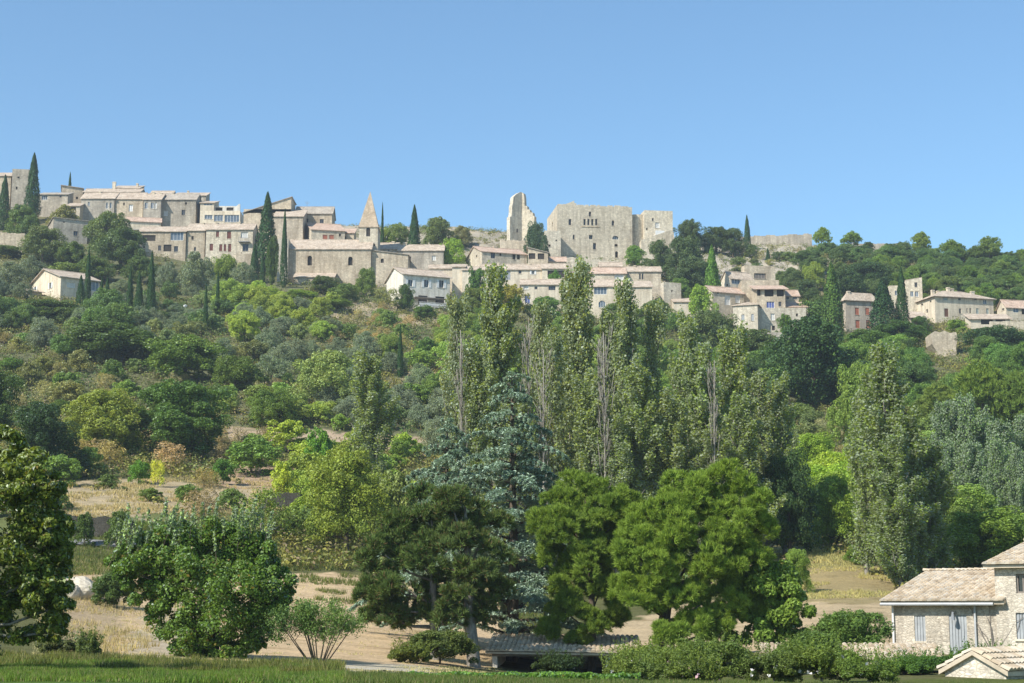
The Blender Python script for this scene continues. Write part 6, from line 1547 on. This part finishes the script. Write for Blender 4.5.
# ---- ground cover
def scrub():
    g = np.random.default_rng(9); n = 40000
    u = g.uniform(-200, 1260, n); Y = 132 + 400 * g.random(n) ** .8
    x = (u - 512) / FPX * Y * 1.01; z = ground_z(x, Y)
    dd = Y * CP + z * SP; pu = 512 + FPX * x / dd; pv = H/2 - FPX * (-Y*SP + z*CP) / dd
    ok = np.ones(n, bool)
    for q in CLEAR: ok &= ~inpoly(pu, pv, q) | (g.random(n) < .03)
    ok &= ~((pv < 300) & (g.random(n) < .55)) 
    ok &= fbm(x*.12, Y*.12, 5.0) > .27
    x, Y, z = x[ok], Y[ok], z[ok]; k = len(x)
    r = g.uniform(.5, 2.0, k); C = np.stack([x, Y, z + r*.2], -1); R = np.stack([r, r, r*.7], -1)
    pp, d = shell(g, C, R, 34, .3, .5)
    V = leaf_quads(g, pp, d + g.normal(size=d.shape)*.8 + np.array([0,0,.4]), .34, .6)
    o = link_mesh('scrub', np_mesh('scrub', V, 4, MATS['leaf_scrub'])); o.color = (0.085, 0.10, 0.042, 1); tag(o, 'low wild scrub covering the slopes', 'scrub', kind='stuff')
leaf_mat('leaf_scrub', 0.2, 0.08, var=.45, patch=1.0, warm=(1.7, 1.25, .9), cool=(.65, .85, .8), pscale=.09, dry=(.85, (.24, .18, .10)))
leaf_mat('blade_green', 0.3, 0.1, var=.5, patch=.8, pscale=.8, dry=(.86, (.30, .25, .12)))
leaf_mat('blade_dry', 0.25, 0.05, var=.4, patch=.6, warm=(1.2, 1.1, .95), cool=(.75, .8, .7), pscale=.4)
scrub()
def grass(name, label, n, fn, ln, wd, mat, col, seed):
    g = np.random.default_rng(seed); u, Y = fn(g, n)
    x = (u - 512) / FPX * Y * 1.0; z = ground_z(x, Y); C = np.stack([x, Y, z - .02], -1)
    k = np.repeat(np.arange(len(C)), 5); B = C[k] + rdir(g, len(k)) * np.array([.08, .08, 0]); hh = (vnoise(x*1.3, Y*1.3) * 1.2 + .4)[k]
    V = blade_tris(g, B, rdir(g, len(k)) * .45 + np.array([0, 0, 1.0]), ln, wd)
    V[:, 2] = V[:, 0] + (V[:, 2] - V[:, 0]) * hh[:, None]
    o = link_mesh(name, np_mesh(name, V, 3, MATS[mat])); o.color = (*col, 1); tag(o, label, 'grass', kind='stuff')
rr_ = lambda g, n: (g.random(n) < .25) * g.random(n)
grass('grass', 'green grass along the near edge at the lower left', 60000, lambda g, n: (g.uniform(-40, 1060, n) * .0 + np.where(g.random(n) < .75, g.uniform(-40, 345, n), g.uniform(-40, 300, n)), 32 + (16 + 14 * rr_(g, n)) * g.random(n) ** .7), .15, .022, 'blade_green', (.072, .108, .028), 1)
grass('grass', 'short green grass at the bottom edge below the vine row and shrubs', 26000, lambda g, n: (g.uniform(340, 1070, n), 30 + 22 * g.random(n)), .14, .022, 'blade_green', (.06, .08, .03), 11)
def _fld(g, n):
    u = g.uniform(40, 500, n); Y = g.uniform(54, 128, n); x = (u-512)/FPX*Y; k = fbm(x*.35, Y*.2, 2.0) > .50; return u[k], Y[k]
grass('dry_grass', 'dry straw coloured grass of the left field', 9000, _fld, .10, .03, 'blade_dry', (.27, .23, .155), 2)
def _fr(g, n):
    u = g.uniform(755, 905, n); Y = g.uniform(127, 165, n); x = (u-512)/FPX*Y; k = fbm(x*.3, Y*.3, 4.0) > .45; return u[k], Y[k]
grass('dry_grass', 'straw coloured grass of the right field and terrace', 9000, _fr, .22, .05, 'blade_dry', (.23, .20, .115), 3)
def _tr(g, n):
    u = g.uniform(60, 310, n); Y = g.uniform(146, 200, n); x = (u-512)/FPX*Y; k = fbm(x*.3, Y*.3, 7.0) > .47; return u[k], Y[k]
grass('dry_grass', 'dry grass of the left terraces', 11000, _tr, .3, .07, 'blade_dry', (.25, .20, .145), 4)
def _bk(g, n):
    u = g.uniform(45, 190, n); Y = g.uniform(60, 132, n); x = (u-512)/FPX*Y; k = fbm(x*.35, Y*.12, 8.0) > .44 + np.clip((u - 110) / 400, 0, 1); return u[k], Y[k]
grass('tall_dry_grass', 'tall reddish dry grass on the bank behind the walnut', 3000, _bk, .30, .028, 'blade_dry', (.23, .18, .12), 5)

def _bg(g, n):
    u = g.uniform(50, 560, n); Y = g.uniform(112, 150, n); x = (u-512)/FPX*Y; z = ground_z(x, Y); dd = Y*CP + z*SP; pv = H/2 - FPX*(-Y*SP + z*CP)/dd
    k = ~inpoly(u, pv, CLEAR[0]) | (fbm(x*.4, Y*.4, 3.0) > .6); return u[k], Y[k]
grass('bank_grass', 'green and brown grass on the bank between field and lane', 22000, _bg, .30, .05, 'blade_green', (.075, .088, .034), 6)
def _vg(g, n):
    u = g.uniform(60, 310, n); return u, 146.5 + 3.5 * g.random(n) + np.clip(u - 150, 0, 200) * .06
grass('verge_grass', 'green grass verge on top of the shade-toned rubble bank wall', 9000, _vg, .34, .06, 'blade_green', (.07, .10, .028), 7)

def _wd(g, n):
    u = g.uniform(-40, 345, n); Y = 43 + 20 * g.random(n) ** 1.5; x = (u-512)/FPX*Y; k = fbm(x*.9, Y*.5, 6.0) > .54; return u[k], Y[k]
grass('weeds', 'ragged green and straw weeds between the near grass and the dry field', 16000, _wd, .24, .035, 'blade_green', (.085, .09, .036), 12)

# ------------------------------------------------------------------ the summer air between the camera and the hill
m = MB(); m.box((-2500, -200, -75), (2500, 3200, 175))
hz = m.build('haze', bpy.data.materials.new('haze')); tag(hz, 'thin bluish summer haze over the whole hillside', 'haze', kind='stuff')
hm = hz.data.materials[0]; hm.use_nodes = True; ht = hm.node_tree; ht.nodes.remove(ht.nodes['Principled BSDF'])
pv_ = nd(ht, 'ShaderNodeVolumePrincipled'); pv_.inputs['Color'].default_value = (0.80, 0.90, 1.0, 1); pv_.inputs['Density'].default_value = 0.0002
pv_.inputs['Anisotropy'].default_value = 0.2
ht.links.new(pv_.outputs[0], ht.nodes['Material Output'].inputs['Volume'])
